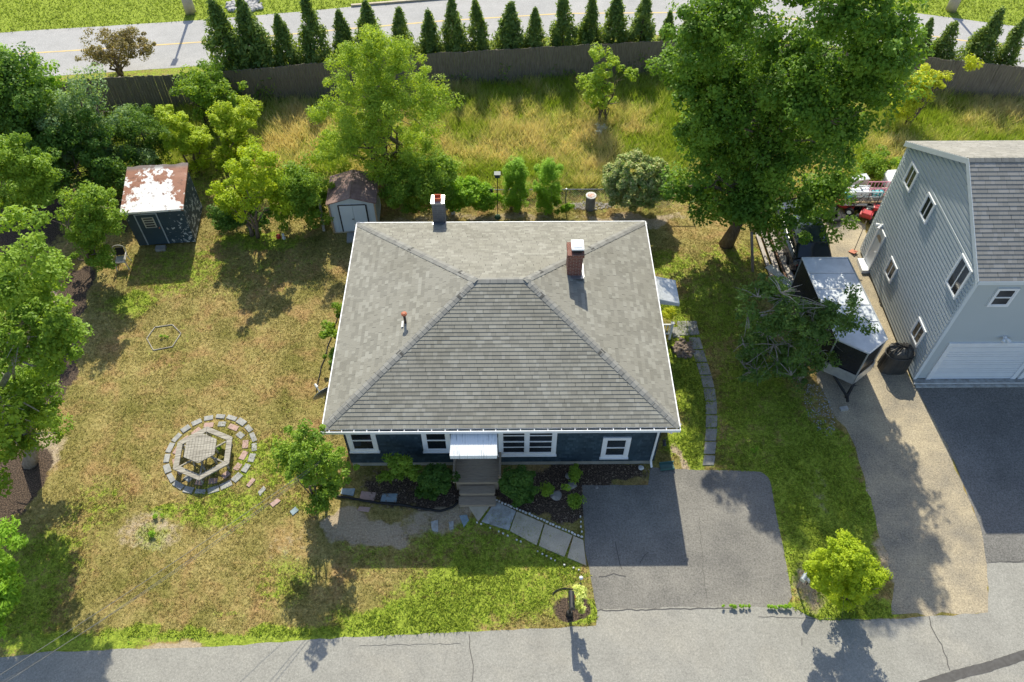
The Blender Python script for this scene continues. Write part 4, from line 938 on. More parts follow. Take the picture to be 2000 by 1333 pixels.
def stones(line, n, label, group, size=(.085, .06), skip=()):
    g = G(line); tot = sum(math.dist(a, b) for a, b in zip(g, g[1:])); 
    for i in range(n):
        if i in skip: continue
        s = tot * i / (n - 1); j = 0
        while j < len(g) - 2 and s > math.dist(g[j], g[j + 1]): s -= math.dist(g[j], g[j + 1]); j += 1
        d = Vector(g[j + 1]) - Vector(g[j]); p = Vector(g[j]) + d.normalized() * s; a = math.atan2(d.y, d.x)
        mb = MB(); mb.box(0, 0, .035, size[0] * rnd.uniform(.75, 1.1), size[1] * rnd.uniform(.8, 1.1), .08); o = mb.build('edging_stone', whitestone, bevel=.012)
        o.location = (p.x + rnd.uniform(-.01, .01), p.y + rnd.uniform(-.015, .015), rnd.uniform(-.015, .01)); o.rotation_euler = (rnd.uniform(-.1, .1), rnd.uniform(-.1, .1), a + rnd.uniform(-.2, .2))
        tag(o, label % ORD[i], 'edging stone', group)
stones([(964, 976), (1030, 1004), (1135, 1050)], 30, 'small white edging stone between walk and shrub bed, %s from the front steps', 'white stones edging the shrub bed')
stones([(932, 1022), (975, 1040), (1030, 1066), (1090, 1100), (1130, 1114)], 24, 'small white edging stone on the lawn side of the walk, %s from the front steps', 'white stones edging the lawn side of the walk', (.06, .05), (2, 4, 8, 11, 12, 13, 19, 21))
stones([(1131, 972), (1134, 1020), (1137, 1050)], 9, 'small white edging stone along the driveway beside the bed, %s from the house', 'white stones between the bed and the driveway', (.06, .05), (1, 2, 3))
# stepping stones by the house
for pts, m, lab in [([(747, 965), (777, 965), (774, 982), (743, 981)], bluestone, 'bluish rectangular paver in the front bed left of the steps'),
    ([(706, 960), (735, 963), (730, 980), (702, 976)], pinkstone, 'pink paver in the front bed beside the bluish rectangular paver'),
    ([(668, 955), (694, 955), (690, 970), (665, 966)], bluestone, 'grey blue paver half under the small tree by the house corner'),
    ([(702, 990), (724, 992), (720, 1001), (698, 998)], pinkstone, 'dull pink paver just outside the black edging strip'),
    ([(897, 1008), (912, 1006), (916, 1017), (906, 1031)], bluestone, 'bluish kite-shaped paver left of the wedge-shaped walk slab'),
    ([(876, 1020), (886, 1018), (886, 1034), (878, 1036)], conc2, 'pale narrow flagstone sunk in bare soil left of the kite-shaped paver'),
    ([(841, 1020), (856, 1016), (856, 1040), (844, 1038)], conc2, 'pale irregular flagstone sunk in bare soil at the edge of the dirt patch'),
    ([(481, 949), (493, 934), (500, 938), (487, 953)], pinkstone, 'pink lawn paver nearest to the ring round the picnic table'),
    ([(504, 962), (515, 950), (520, 956), (508, 970)], greystone, 'pale grey lawn paver between two pink ones'),
    ([(527, 985), (542, 974), (549, 979), (533, 992)], pinkstone, 'pink lawn paver nearest to the small tree'),
    ([(566, 1000), (578, 990), (584, 998), (572, 1008)], bluestone, 'bluish lawn paver at the foot of the small tree by the house')]:
    slab('paver', pts, .035, m, lab, 'paver', 'stepping stones from picnic table to front walk')
# grey slab path at the right
path = [((1322, 628), (1340, 628), (1344, 656), (1326, 656)), ((1341, 628), (1360, 628), (1366, 654), (1345, 656)), ((1311, 640), (1324, 640), (1328, 660), (1314, 660))]
cl = [(1356, 660), (1363, 685), (1371, 710), (1379, 735), (1385, 760), (1389, 786), (1390, 812), (1390, 838), (1388, 864), (1386, 890), (1384, 912)]
for i in range(len(cl) - 1):
    (x0_, y0_), (x1_, y1_) = cl[i], cl[i + 1]; x1_ -= 1; hw_ = 11
    path.append(((x0_ - hw_, y0_), (x0_ + hw_, y0_ + rnd.uniform(-1, 1)), (x1_ + hw_, y1_ - 2.5), (x1_ - hw_, y1_ - 2.5)))
plab = ['grey path slab beside the white rail, nearest the blue house', 'grey path slab at the top right corner of the side path', 'small grey path slab half under the roof edge'] + ['grey path slab in the curving side path, %s counted down towards the driveway' % ORD[i] for i in range(len(cl) - 1)]
for pts, lab in zip(path, plab): slab('path_slab', pts, .03, slab_m, lab, 'slab', 'grey slabs of the side path')
# black edging strip
g = G([(655, 970), (690, 975), (730, 983), (790, 988), (830, 996), (860, 1000), (885, 992), (897, 980)]); mb = MB()
mb.tube([(x_, y_, .05) for x_, y_ in dense(g, .15, False, .015)], .045, 6); tag(mb.build('garden_edging', rubber, origin=(*g[3], 0), smooth=True), 'black plastic edging strip round the left front bed', 'edging')
g = G([(660, 620), (640, 680), (628, 720), (618, 765)]); mb = MB(); mb.tube([(x_, y_, .03) for x_, y_ in dense(g, .2, False, .02)], .022, 5); tag(mb.build('garden_edging', rubber, origin=(*g[1], 0)), 'thin dark edging strip in the dry lawn beside the left wall', 'edging')
# rocks in the bed
for i, (px, py, r, lab) in enumerate([(1117, 948, .16, 'round grey rock beside the leafy plant under the small window'), (1086, 968, .2, 'grey rock in the middle of the right bed'), (1110, 930, .12, 'small pale rock close to the blue wall'), (1252, 914, .1, 'white stone at the end of the bed by the house corner'), (1165, 952, .07, 'tiny pale stone at the edge of the driveway bed')]):
    q = P(px, py, .04); bm = bmesh.new(); bmesh.ops.create_icosphere(bm, subdivisions=2, radius=r)
    for v in bm.verts: v.co *= 1 + rnd.uniform(-.13, .13); v.co.z *= .5
    me = bpy.data.meshes.new('rock'); bm.to_mesh(me); bm.free(); me.materials.append(rockm if i != 3 else whitestone); o = bpy.data.objects.new('rock', me); C.objects.link(o); o.location = q; tag(o, lab, 'rock', 'rocks in the front bed')
# gravel pile beyond the back road and by the barrel
def rubble(name, px, py, rx, ry, n, label, s=.1, seed=1, m=rockm):
    c = P(px, py); mm = mpp(c); rg = random.Random(seed); mb = MB()
    for _ in range(n):
        a = rg.uniform(0, 2 * PI); r = rg.random() ** .5; x_, y_ = c.x + math.cos(a) * r * rx * mm, c.y + math.sin(a) * r * ry * mm; k = s * rg.uniform(.5, 1.3)
        mb.lathe((x_, y_, 0), [(k * .5, 0), (k * .6, k * .3), (k * .3, k * .55)], 5, .25, rg)
    return tag(mb.build(name, m, origin=(c.x, c.y, 0)), label, 'stones', kind='stuff')
rubble('loose_stones', 478, 14, 36, 22, 160, 'heap of grey stones on the verge beyond the back road', .28, 3, M('pale_rubble', (.42, .41, .40), (.3, .29, .28), 5, .9))
rubble('gravel_bed', 1150, 403, 44, 12, 260, 'pale gravel round the concrete barrel by the chain-link fence', .07, 4, M('pale_gravel', (.40, .36, .31), (.28, .25, .22), 9, .9))
rubble('pebbles', 1600, 800, 26, 62, 330, 'pale stone chips at the edge of the gravel drive under the lilac', .035, 6, M('pale_chips', (.45, .46, .47), (.3, .3, .3), 9, .9))
rubble('brick_edging', 1335, 682, 20, 24, 90, 'patch of broken brown stones beside the side path', .14, 7, M('brown_chips', (.22, .17, .13), (.14, .11, .09), 9, .9))

# ring of pavers round the picnic table
tc = P(412, 885); R1, R2 = 1.53, 1.2
nring = 22
for i in range(nring):
    a = PI / 2 - 2 * PI * i / nring; L_ = .385 * rnd.uniform(.82, 1.1); mb = MB(); mb.box(0, 0, .0, L_, .21 * rnd.uniform(.85, 1.2), .07)
    o = mb.build('paver', greystone, bevel=.015); o.location = (tc.x + R1 * math.cos(a), tc.y + R1 * math.sin(a) * 1.02, rnd.uniform(-.01, .01)); o.rotation_euler = (0, 0, a - PI / 2 + rnd.uniform(-.09, .09))
    tag(o, 'grey paver of the outer ring round the picnic table, %s clockwise from the far side' % ORD[i], 'paver', 'grey pavers ringing the picnic table')
nr2 = 16
for i in range(nr2):
    a = PI / 2 - 2 * PI * i / nr2 - .1; grey = i in (0, 2, 9); mb = MB(); mb.box(0, 0, -.005, .34 * rnd.uniform(.8, 1.15), .22, .06)
    o = mb.build('paver', greystone if grey else pinkstone, bevel=.015); r_ = R2 + rnd.uniform(-.04, .04); o.location = (tc.x + r_ * math.cos(a), tc.y + r_ * math.sin(a), 0); o.rotation_euler = (0, 0, a - PI / 2 + rnd.uniform(-.25, .25))
    tag(o, '%s paver of the inner ring round the picnic table, %s clockwise from the far side' % ('grey' if grey else 'pink', ORD[i]), 'paver', 'inner pavers ringing the picnic table')
# hexagonal picnic table
hc = P(394, 880, .60); tcn = Vector((hc.x, hc.y, 0)); tab = thing('picnic_table', 'weathered hexagonal wooden picnic table with benches all round', 'picnic table', tcn, R_(6), local=True)
def hexpt(r, k): a = PI / 2 + k * PI / 3; return Vector((r * math.cos(a), r * math.sin(a), 0))
mb = MB(); rt = .61; nbd = 10
for i in range(nbd):
    x0_ = -rt * .866 + 2 * rt * .866 * i / nbd; x1_ = x0_ + 2 * rt * .866 / nbd - .008
    yl_ = lambda x_: rt - abs(x_) * .5774
    mb.prism([(x0_, -yl_(x0_)), (x1_, -yl_(x1_)), (x1_, yl_(x1_)), (x0_, yl_(x0_))], .72, .76)
    if x0_ < 0 < x1_: pass
mb.build('table_top', wood_grey, tab)
for k in range(6):
    a, b = hexpt(1.11, k), hexpt(1.11, k + 1); c_, d_ = hexpt(.89, k + 1), hexpt(.89, k); mb = MB(); sh = lambda p, q_, t: p.lerp(q_, t)
    mb.prism([tuple(sh(a, b, .006))[:2], tuple(sh(b, a, .006))[:2], tuple(sh(c_, d_, .006))[:2], tuple(sh(d_, c_, .006))[:2]], .39, .45); mb.build('bench', wood_grey, tab)
for k in range(6):
    a = hexpt(.36, k); b = hexpt(.97, k); mb = MB(); mb.tube([Vector((a.x, a.y, .72)), Vector((a.x * 1.25, a.y * 1.25, 0))], .04, 4); mb.tube([Vector((b.x, b.y, .41)), Vector((b.x, b.y, 0))], .04, 4); mb.tube([Vector((a.x * .3, a.y * .3, .37)), Vector((b.x, b.y, .37))], .035, 4); mb.build('leg', wood_grey, tab)
# weeds under it
# hexagonal timber frame lying in the lawn
hp = G([(287, 662), (303, 640), (337, 635), (354, 652), (337, 678), (300, 685)]); cx = sum(p[0] for p in hp) / 6; cy = sum(p[1] for p in hp) / 6
fr = thing('planting_bed', 'low hexagonal timber edging sunk in the dry lawn', 'planting bed', (cx, cy, 0))
for k in range(6):
    a, b = Vector((*hp[k], 0)), Vector((*hp[(k + 1) % 6], 0)); d = (b - a).normalized(); mb = MB(); mb.obox(a, d, Z_, d.cross(Z_), .005, (b - a).length - .005, -.02, .035, -.016, .016); mb.build('board', wood_grey, fr)

# ================================================================== small things
def simple(name, label, cat, px, py, **k): q = P(px, py); return thing(name, label, cat, q, **k), q
# mailbox on post by the road
r_, q = simple('mailbox', 'black mailbox on a black post in the hosta bed by the road', 'mailbox', 1112, 1200)
z_ = 1.12; mb = MB(); mb.tube([(q.x, q.y, 0), (q.x, q.y, z_)], .045, 8); mb.lathe((q.x, q.y, 0), [(.12, 0), (.11, .12), (.07, .2)], 12); mb.tube([(q.x, q.y + .1, z_ - .35), (q.x, q.y - .25, z_ - .02)], .02, 6); mb.build('post', blackm, r_)
mb = MB(); n = 12; prof = [(-.09, 0), (.09, 0), (.09, .12)] + [(.09 * math.cos(PI * i / n), .12 + .09 * math.sin(PI * i / n)) for i in range(1, n)] + [(-.09, .12)]
k_ = len(prof); y0_, y1_ = q.y - .30, q.y + .24
vs_ = [(q.x + a, y_, z_ + b) for y_ in (y0_, y1_) for a, b in prof]; mb.add(vs_, [tuple(range(k_)), tuple(range(k_, 2 * k_))[::-1]] + [(i, k_ + i, k_ + (i + 1) % k_, (i + 1) % k_) for i in range(k_)])
bx_ = mb.build('box', blackm, r_, bevel=.006)
mb = MB(); mb.box(q.x, y0_ - .006, z_ + .1, .17, .012, .18); mb.build('door', blackm, bx_); mb = MB(); mb.box(q.x + .1, q.y, z_ + .18, .012, .16, .04); mb.build('flag', redp, bx_)
# grey newspaper box and post beside the round shrub
r_, q = simple('mailbox', 'grey mailbox on a dark post at the left of the round green shrub', 'mailbox', 1571, 1172)
c_ = P(1575, 1122, 1.05); dv = (P(1586, 1107, 1.05) - P(1564, 1140, 1.05)).normalized(); mb = MB(); s_ = Vector((-dv.y, dv.x, 0))
bm_ = M('dull_blue_grey_metal', (.20, .24, .28), (.16, .19, .22), 6, .4, .5)
q = Vector((c_.x, c_.y, 0)); r_.location = q; ORG[r_.name] = tuple(q)
mb.tube([(q.x, q.y, 0), (q.x, q.y, .98)], .045, 4); mb.build('post', wood_old, r_)
mb = MB(); n = 10; prof = [(-.08, 0), (.08, 0), (.08, .1)] + [(.08 * math.cos(PI * i / n), .1 + .08 * math.sin(PI * i / n)) for i in range(1, n)] + [(-.08, .1)]; k_ = len(prof)
vs_ = [Vector((q.x, q.y, .98 + b)) + s_ * a + dv * t for t in (-.27, .27) for a, b in prof]; mb.add(vs_, [tuple(range(k_))[::-1], tuple(range(k_, 2 * k_))] + [(i, (i + 1) % k_, k_ + (i + 1) % k_, k_ + i) for i in range(k_)]); bx_ = mb.build('box', bm_, r_)
mb = MB(); mb.obox(q + Vector((0, 0, 1.0)), s_, Z_, -dv, -.075, .075, 0, .16, .27, .283); mb.build('door', silver, bx_)
r_, q = simple('utility_box', 'small pale box on a stake below the grey mailbox', 'box', 1575, 1142); mb = MB(); mb.tube([(q.x, q.y, 0), (q.x, q.y, .32)], .02, 6); mb.build('stake', blackm, r_); mb = MB(); mb.box(q.x, q.y, .38, .17, .13, .12, .5); mb.build('box', whitestone, r_, bevel=.012)
# path light
r_, q = simple('path_light', 'thin garden path light with a pale globe near the mailbox', 'path light', 1133, 1141); mb = MB(); mb.tube([(q.x, q.y, 0), (q.x, q.y, .42)], .012, 6); mb.lathe((q.x, q.y, 0), [(.05, 0), (.03, .04)], 8); mb.build('stake', blackm, r_); mb = MB(); mb.lathe((q.x, q.y, .42), [(.02, 0), (.055, .03), (.065, .07), (.045, .11), (.01, .125)], 14); mb.build('lamp_shade', white, r_, smooth=True)
# edging hoop and dark stones of the hosta bed
q = P(1105, 1165); mb = MB(); mb.tube([(q.x + .42 * math.cos(t), q.y + .25 * math.sin(t), .03) for t in [PI * (.95 - .75 * i / 12) for i in range(13)]], .018, 6); tag(mb.build('garden_edging', rubber, origin=(q.x, q.y, 0)), 'short curved black edging behind the black mailbox', 'edging')
# chair in front of the small tree
r_, q = simple('garden_chair', 'old pale metal garden chair on the shaded lawn by the blue shed', 'chair', 243, 520, local=True, rotz=R_(8))
chm = M('worn_chair_paint', (.50, .47, .42), (.36, .33, .29), 9, .6)
mb = MB(); mb.box(0, 0, .43, .42, .4, .03); mb.box(0, -.2, .41, .42, .03, .06); mb.build('seat', chm, r_, bevel=.01)
mb = MB(); mb.tube([(-.24, .2, .45), (-.25, .27, .8)] + [(.25 * math.cos(PI * (1 - i / 8)), .28, .8 + .18 * math.sin(PI * i / 8)) for i in range(1, 8)] + [(.25, .27, .8), (.24, .2, .45)], .02, 6); mb.build('backrest', chm, r_)
mb = MB(); mb.box(0, .24, .66, .40, .02, .4, 0, -.12); mb.build('back_panel', rubber, r_)
for s in (-1, 1):
    mb = MB(); mb.tube([(s * .25, .24, .62), (s * .28, 0, .66), (s * .25, -.24, .62), (s * .23, -.22, .42)], .025, 6); mb.build('armrest', chm, r_)
    for yy in (-.2, .2): mb = MB(); mb.tube([(s * .2, yy, .42), (s * .26, yy * 1.35, 0)], .02, 6); mb.build('leg', chm, r_)
# red pot and white figure
r_, q = simple('flower_pot', 'small red glazed flower pot at the foot of the lime tree bushes', 'flower pot', 545, 466); mb = MB(); mb.lathe((q.x, q.y, 0), [(.06, 0), (.10, .05), (.11, .12), (.09, .17), (.10, .19)], 14); mb.build('pot', redp, r_, smooth=True); mb = MB(); mb.lathe((q.x, q.y, .17), [(.08, 0), (.05, .01)], 12); mb.build('soil', rubber, r_)
r_, q = simple('garden_statue', 'small white rabbit-like garden statue beside the red pot', 'statue', 555, 467); mb = MB(); mb.lathe((q.x, q.y, 0), [(.07, 0), (.085, .06), (.06, .15), (.035, .18), (.06, .22), (.065, .26), (.03, .31)], 14)
for s in (-1, 1): mb.tube([(q.x + s * .03, q.y, .28), (q.x + s * .035, q.y, .38)], [.015, .008], 6)
mb.build('body', whitestone, r_, smooth=True)
# bird bath and block behind the house
r_, q = simple('bird_bath', 'round grey bird bath beside the tall block chimney', 'bird bath', 869, 424); mb = MB(); mb.lathe((q.x, q.y, 0), [(.15, 0), (.08, .1), (.07, .45), (.1, .5)], 16); mb.build('pedestal', conc, r_, smooth=True); mb = MB(); mb.lathe((q.x, q.y, .5), [(.08, 0), (.2, .04), (.22, .09), (.19, .09), (.1, .05)], 22); mb.build('bowl', conc, r_, smooth=True)
q = P(885, 418); mb = MB(); mb.box(q.x, q.y, .1, .18, .14, .2, .3); tag(mb.build('concrete_block', whitestone, origin=(q.x, q.y, 0), bevel=.02), 'small pale block on the ground beside the bird bath', 'block')
# bird feeder on a pole
r_, q = simple('bird_feeder', 'bird feeder box on a thin pole in front of the bright shrubs', 'bird feeder', 972, 425); ft_ = PY(976, 341, q.y); h_ = ft_.z
mb = MB(); mb.tube([(q.x, q.y, 0), (q.x + .02, q.y, h_ - .1)], .018, 6); mb.tube([(q.x, q.y, h_ - .75), (q.x - .25, q.y, h_ - .7), (q.x - .25, q.y, h_ - .8)], .01, 5); mb.build('pole', blackm, r_)
mb = MB(); mb.box(q.x + .02, q.y, h_ - .05, .22, .2, .16); mb.box(q.x + .02, q.y, h_ + .05, .28, .26, .03); mb.build('feeder_box', M('dark_teal', (.03, .06, .07), None, 5, .5), r_)
mb = MB(); mb.lathe((q.x - .25, q.y, h_ - 1.0), [(.03, 0), (.06, .03), (.06, .15), (.02, .2)], 8); mb.build('hanging_feeder', blackm, r_)
mb = MB(); mb.lathe((q.x, q.y, 0), [(.16, 0), (.12, .1), (.05, .15)], 10); mb.build('base', M('green_base', (.04, .1, .05), None, 5, .6), r_)
# concrete barrel
r_, q = simple('barrel', 'grey concrete barrel with a reddish lid on the gravel by the fence', 'barrel', 1152, 408); bh = .75
mb = MB(); mb.lathe((q.x, q.y, 0), [(.21, 0), (.22, .04), (.22, bh)], 24); mb.build('body', M('barrel_grey', (.22, .22, .21), (.16, .16, .155), 5, .8), r_, smooth=False)
mb = MB(); mb.lathe((q.x, q.y, bh), [(.24, 0), (.245, .05), (.2, .06)], 24); mb.build('rim', whitestone, r_); mb = MB(); mb.lathe((q.x, q.y, bh + .055), [(.17, 0), (.15, .02)], 16, .1, rnd); mb.build('lid', M('rust_lid', (.5, .22, .14), (.6, .55, .5), 14, .7), r_)
# leaning planks between lime tree and metal shed
for i, (px, py, tx, ty, hh, lab) in enumerate([(633, 452, 622, 385, 1.5, 'grey weathered plank leaning in the bush beside the white shed')]):
    a = P(px, py); b = P(tx, ty, hh); b.y = a.y + .5; b = PY(tx, ty, a.y + .5); mb = MB(); d = (b - a); L_ = d.length; d.normalize(); mb.obox(a, d, X_, d.cross(X_), 0, L_, -.06, .06, -.015, .015); tag(mb.build('plank', wood_grey, origin=tuple(a)), lab, 'plank')
# lamp bases beyond the back road
for px, py, lab in ((373, 26, 'grey concrete lamp post footing on the verge at the left end of the road'), (1857, 21, 'grey concrete lamp post footing on the shaded verge at the right end of the road')):
    r_, q = simple('street_lamp', lab, 'street lamp', px, py, group='street lamps beyond the back road')
    mb = MB(); mb.lathe((q.x, q.y, 0), [(.32, 0), (.30, .95), (.27, 1.0)], 20); mb.build('footing', conc, r_, smooth=True); mb = MB(); mb.tube([(q.x, q.y, 1.0), (q.x, q.y, 4.8)], [.09, .06], 12); mb.box(q.x, q.y, 1.03, .3, .3, .05); mb.build('pole', blackm, r_)
    mb = MB(); mb.box(q.x, q.y - .15, 4.85, .3, .6, .12); mb.build('lamp_head', blackm, r_)
# wires
def wire(a, b, sag, r, lab, k=14):
    a, b = Vector(a), Vector(b); mb = MB(); mb.tube([a.lerp(b, i / k) - Z_ * sag * 4 * (i / k) * (1 - i / k) for i in range(k + 1)], r, 5); tag(mb.build('overhead_wire', M('wire_%d' % int(r * 10000), (.13, .13, .12), None, 5, .6), origin=tuple(a)), lab, 'wire', 'overhead wires over the front lawn')
wa = P(-260, 1480, 6.2); wb_ = Vector((HX0 + .1, HY0, 2.75))
wire(wa, P(640, 890, 3.2), .25, .008, 'thick pale overhead wire crossing the front lawn to the house corner')
wire(P(-260, 1500, 6.0), P(640, 892, 3.15), .45, .007, 'thin overhead wire hanging just below the thick pale one')
wire(P(-330, 1520, 5.2), P(640, 894, 3.0), .75, .006, 'lowest and thinnest overhead wire over the front lawn')

# ================================================================== things in the neighbour's yard
# cargo trailer
tl = thing('cargo_trailer', 'black enclosed cargo trailer with a silver roof parked by the grey house', 'trailer', (12.3, 20.5, 0))
zt, zb_ = 2.25, .45; pA, pB, pC, pD, pN = P(1567, 505, zt), P(1656, 505, zt), P(1732, 662, zt), P(1640, 684, zt), P(1697, 690, zt)
pD = Vector((pA.x + (pC.x - pB.x), pC.y, zt)); pts = [pA, pD, pN, pC, pB]
def shrink(pts, d):
    c = sum(pts, Vector()) / len(pts); return [p + (p - c).normalized() * d for p in pts]
mb = MB(); mb.prism([(p.x, p.y) for p in pts], zb_, zt - .05); mb.build('body', trail_side, tl)
mb = MB(); ot = shrink(pts, .03); mb.prism([(p.x, p.y) for p in ot], zt - .048, zt); rf = mb.build('roof', trail_roof, tl)
mb = MB()
for a, b in zip(ot, ot[1:] + ot[:1]): mb.tube([a + Z_ * .005, b + Z_ * .005], .028, 6)
for p in pts: mb.tube([(p.x, p.y, zb_), (p.x, p.y, zt - .03)], .03, 6)
for i in range(1, 5):
    t = i / 5; mb.tube([pA.lerp(pD, t) + Z_ * .012, pB.lerp(pC, t) + Z_ * .012], .014, 4)
mb.build('trim', silver, tl)
mb = MB(); bt = shrink(pts, .05); k = [bt[1], bt[2], bt[3]]
for a, b in zip(k, k[1:]): d = (b - a).normalized(); mb.obox((a.x, a.y, 0), d, Z_, d.cross(Z_), .01, (b - a).length - .01, zb_ - .02, zb_ + .5, 0, .02)
mb.build('stone_guard', silver, tl)
mb = MB(); hp_ = P(1655, 776, .4); d1 = Vector((pD.x + .3, pD.y, .42)); d2 = Vector((pC.x - .3, pC.y, .42)); mb.tube([d1, hp_], .05, 4); mb.tube([d2, hp_], .05, 4); mb.tube([hp_, hp_ + Vector((-.05, -.2, 0))], .06, 8); mb.tube([hp_ + Vector((.12, .25, .35)), Vector((hp_.x + .12, hp_.y + .25, .02))], .035, 8); mb.tube([hp_ + Vector((.12, .25, .35)), hp_ + Vector((.28, .25, .38))], .02, 6)
mb.build('hitch', blackm, tl); mb = MB(); mb.box(hp_.x - .1, hp_.y - .28, .05, .3, .16, .09, .2); tag(mb.build('wood_block', silver, origin=(hp_.x, hp_.y, 0)), 'grey block on the ground under the trailer hitch', 'block')
for s, (a, b) in ((-1, (pA, pD)), (1, (pB, pC))):
    for t in (.42, .60):
        p = a.lerp(b, t); mb = MB(); mb.tube([(p.x - .1 + s * .04, p.y, .33), (p.x + .1 + s * .04, p.y, .33)], .33, 18); wl = mb.build('wheel', rubber, tl)
        mb = MB(); xx = p.x + s * .15; mb.tube([(xx - .012, p.y, .33), (xx + .012, p.y, .33)], .18, 14); mb.build('rim', silver, wl)
# dark car behind it
cr = thing('car', 'dark glossy car with side mirrors parked behind the cargo trailer', 'car', (P(1585, 480, 0).x, 24.9, 0))
cq = P(1592, 478, 1.45); cxx = cq.x; cy0 = P(1592, 510, 1.4).y + .35; 
def loft(mb, secs):
    n = len(secs[0]); vs_ = [v for s in secs for v in s]; fs = [(i * n + k, i * n + (k + 1) % n, (i + 1) * n + (k + 1) % n, (i + 1) * n + k) for i in range(len(secs) - 1) for k in range(n)]
    mb.add(vs_, fs + [tuple(range(n))[::-1], tuple((len(secs) - 1) * n + k for k in range(n))])
def sec(y_, hw_, z0_, z1_, rr=.12):
    return [(cxx + a, y_, b) for a, b in ((-hw_ + rr, z0_), (hw_ - rr, z0_), (hw_, z0_ + rr), (hw_, z1_ - rr * 1.2), (hw_ - rr, z1_), (-hw_ + rr, z1_), (-hw_, z1_ - rr * 1.2), (-hw_, z0_ + rr))]
mb = MB(); loft(mb, [sec(cy0, .72, .35, .85), sec(cy0 + .15, .86, .28, .98), sec(cy0 + 1.4, .9, .25, 1.0), sec(cy0 + 2.9, .9, .25, 1.0), sec(cy0 + 4.1, .84, .28, .88), sec(cy0 + 4.35, .7, .35, .7)]); mb.build('body', carpaint, cr, bevel=.03, smooth=False)
mb = MB(); loft(mb, [sec(cy0 + .2, .76, .95, 1.05, .05), sec(cy0 + .75, .70, .95, 1.42, .1), sec(cy0 + 1.7, .70, .95, 1.47, .1), sec(cy0 + 2.45, .70, .95, 1.40, .1), sec(cy0 + 3.2, .80, .95, 1.0, .02)]); cb = mb.build('cabin', glass, cr, bevel=.02)
mb = MB(); loft(mb, [[(v[0], v[1], v[2]) for v in sec(cy0 + .72, .66, 1.40, 1.455, .02)], sec(cy0 + 1.7, .68, 1.44, 1.50, .02), sec(cy0 + 2.42, .66, 1.385, 1.43, .02)]); mb.build('roof', M('car_roof', (.10, .13, .16), None, 2, .15, .8, .5), cr, bevel=.02)
for s in (-1, 1):
    mb = MB(); mb.tube([(cxx + s * .8, cy0 + 2.75, 1.05), (cxx + s * 1.05, cy0 + 2.72, 1.1)], [.04, .1], 8); mb.build('side_mirror', carpaint, cr)
    for yy in (cy0 + .8, cy0 + 3.5):
        mb = MB(); mb.tube([(cxx + s * .72, yy, .32), (cxx + s * .92, yy, .32)], .32, 20); wl = mb.build('wheel', rubber, cr); mb = MB(); mb.tube([(cxx + s * .915, yy, .32), (cxx + s * .935, yy, .32)], .2, 14); mb.build('rim', silver, wl)
    mb = MB(); mb.box(cxx + s * .6, cy0 + .04, .75, .25, .06, .12); mb.build('tail_light', redp, cr)
# covered grill
r_, q = simple('covered_grill', 'grill under a bulky wrinkled black cover between trailer and grey house', 'grill', 1742, 722)
bm = bmesh.new(); bmesh.ops.create_grid(bm, x_segments=1, y_segments=1, size=1); bm.free()
mb = MB(); rg = random.Random(5); prof = [(.60, 0), (.58, .3), (.55, .7), (.53, 1.0), (.50, 1.12), (.36, 1.22), (.2, 1.25), (.05, 1.24)]; vs_ = []; n = 36
for j, (rr, zz_) in enumerate(prof):
    for k in range(n):
        a = 2 * PI * k / n; sq = 1 / max(abs(math.cos(a)), abs(math.sin(a))) ** .55; w_ = 1 + .045 * math.sin(a * 9 + j * .5) * (1 if j < 4 else .4) + rg.uniform(-.02, .02)
        vs_.append((q.x + rr * .88 * sq * w_ * math.cos(a), q.y + .1 + rr * .62 * sq * w_ * math.sin(a), zz_ * (1 + (rg.uniform(-.06, .07) if j > 3 else 0))))
mb.add(vs_, [(j * n + k, j * n + (k + 1) % n, (j + 1) * n + (k + 1) % n, (j + 1) * n + k) for j in range(len(prof) - 1) for k in range(n)] + [tuple((len(prof) - 1) * n + k for k in range(n))])
mb.build('cover', darkcloth, r_, smooth=False)
mb = MB(); mb.tube([(q.x + .55 * math.cos(t), q.y + .1 + .38 * math.sin(t), .93) for t in [2 * PI * i / 24 for i in range(25)]], .022, 6); mb.build('strap', blackm, r_)
# lumber pile
def plank(a, b, wd, th, m, lab, grp='boards of the lumber pile'):
    a, b = Vector(a), Vector(b); d = b - a; L_ = d.length; d.normalize(); s = d.cross(Z_).normalized(); u = s.cross(d); mb = MB(); mb.obox((0, 0, 0), d, s, u, 0, L_, -wd / 2, wd / 2, 0, th); o = mb.build('board', m); o.location = a; tag(o, lab, 'board', grp)
pw = wood('pale_old_board', (.45, .41, .37), (.28, .24, .21), (3, 3, 3)); bw_ = wood('brown_board', (.20, .12, .08), (.12, .075, .05), (3, 3, 3))
specs = [((1478, 455), (1530, 610), .16, pw, 'long pale board at the left edge of the lumber pile'), ((1490, 452), (1542, 600), .22, pw, 'wide pale board in the lumber pile beside the leftmost one'), ((1500, 452), (1548, 575), .12, bw_, 'narrow brown board between pale boards of the lumber pile'),
    ((1508, 455), (1560, 580), .26, pw, 'widest bleached board on top of the lumber pile'), ((1497, 448), (1507, 480), .14, bw_, 'short brown board at the far end of the lumber pile'), ((1510, 445), (1522, 482), .12, pw, 'short pale board at the far end of the lumber pile'),
    ((1532, 455), (1562, 545), .14, wood_old, 'dark plank nearest to the car'), ((1540, 452), (1570, 540), .12, bw_, 'brown plank lying right beside the car'), ((1526, 470), (1555, 560), .10, wood_old, 'dark plank in the middle of the pile')]
for i, (a, b, wd, m, lab) in enumerate(specs): z_ = .12 + .07 * (i % 4); plank(P(*a, z_), P(*b, z_ * .8), wd, .045, m, lab)
plank(P(1500, 520, .45), P(1575, 585, .4), .35, .02, M('grey_tin', (.45, .48, .5), (.36, .38, .4), 3, .4, .5, .5), 'sheet of pale tin lying across the lumber pile')
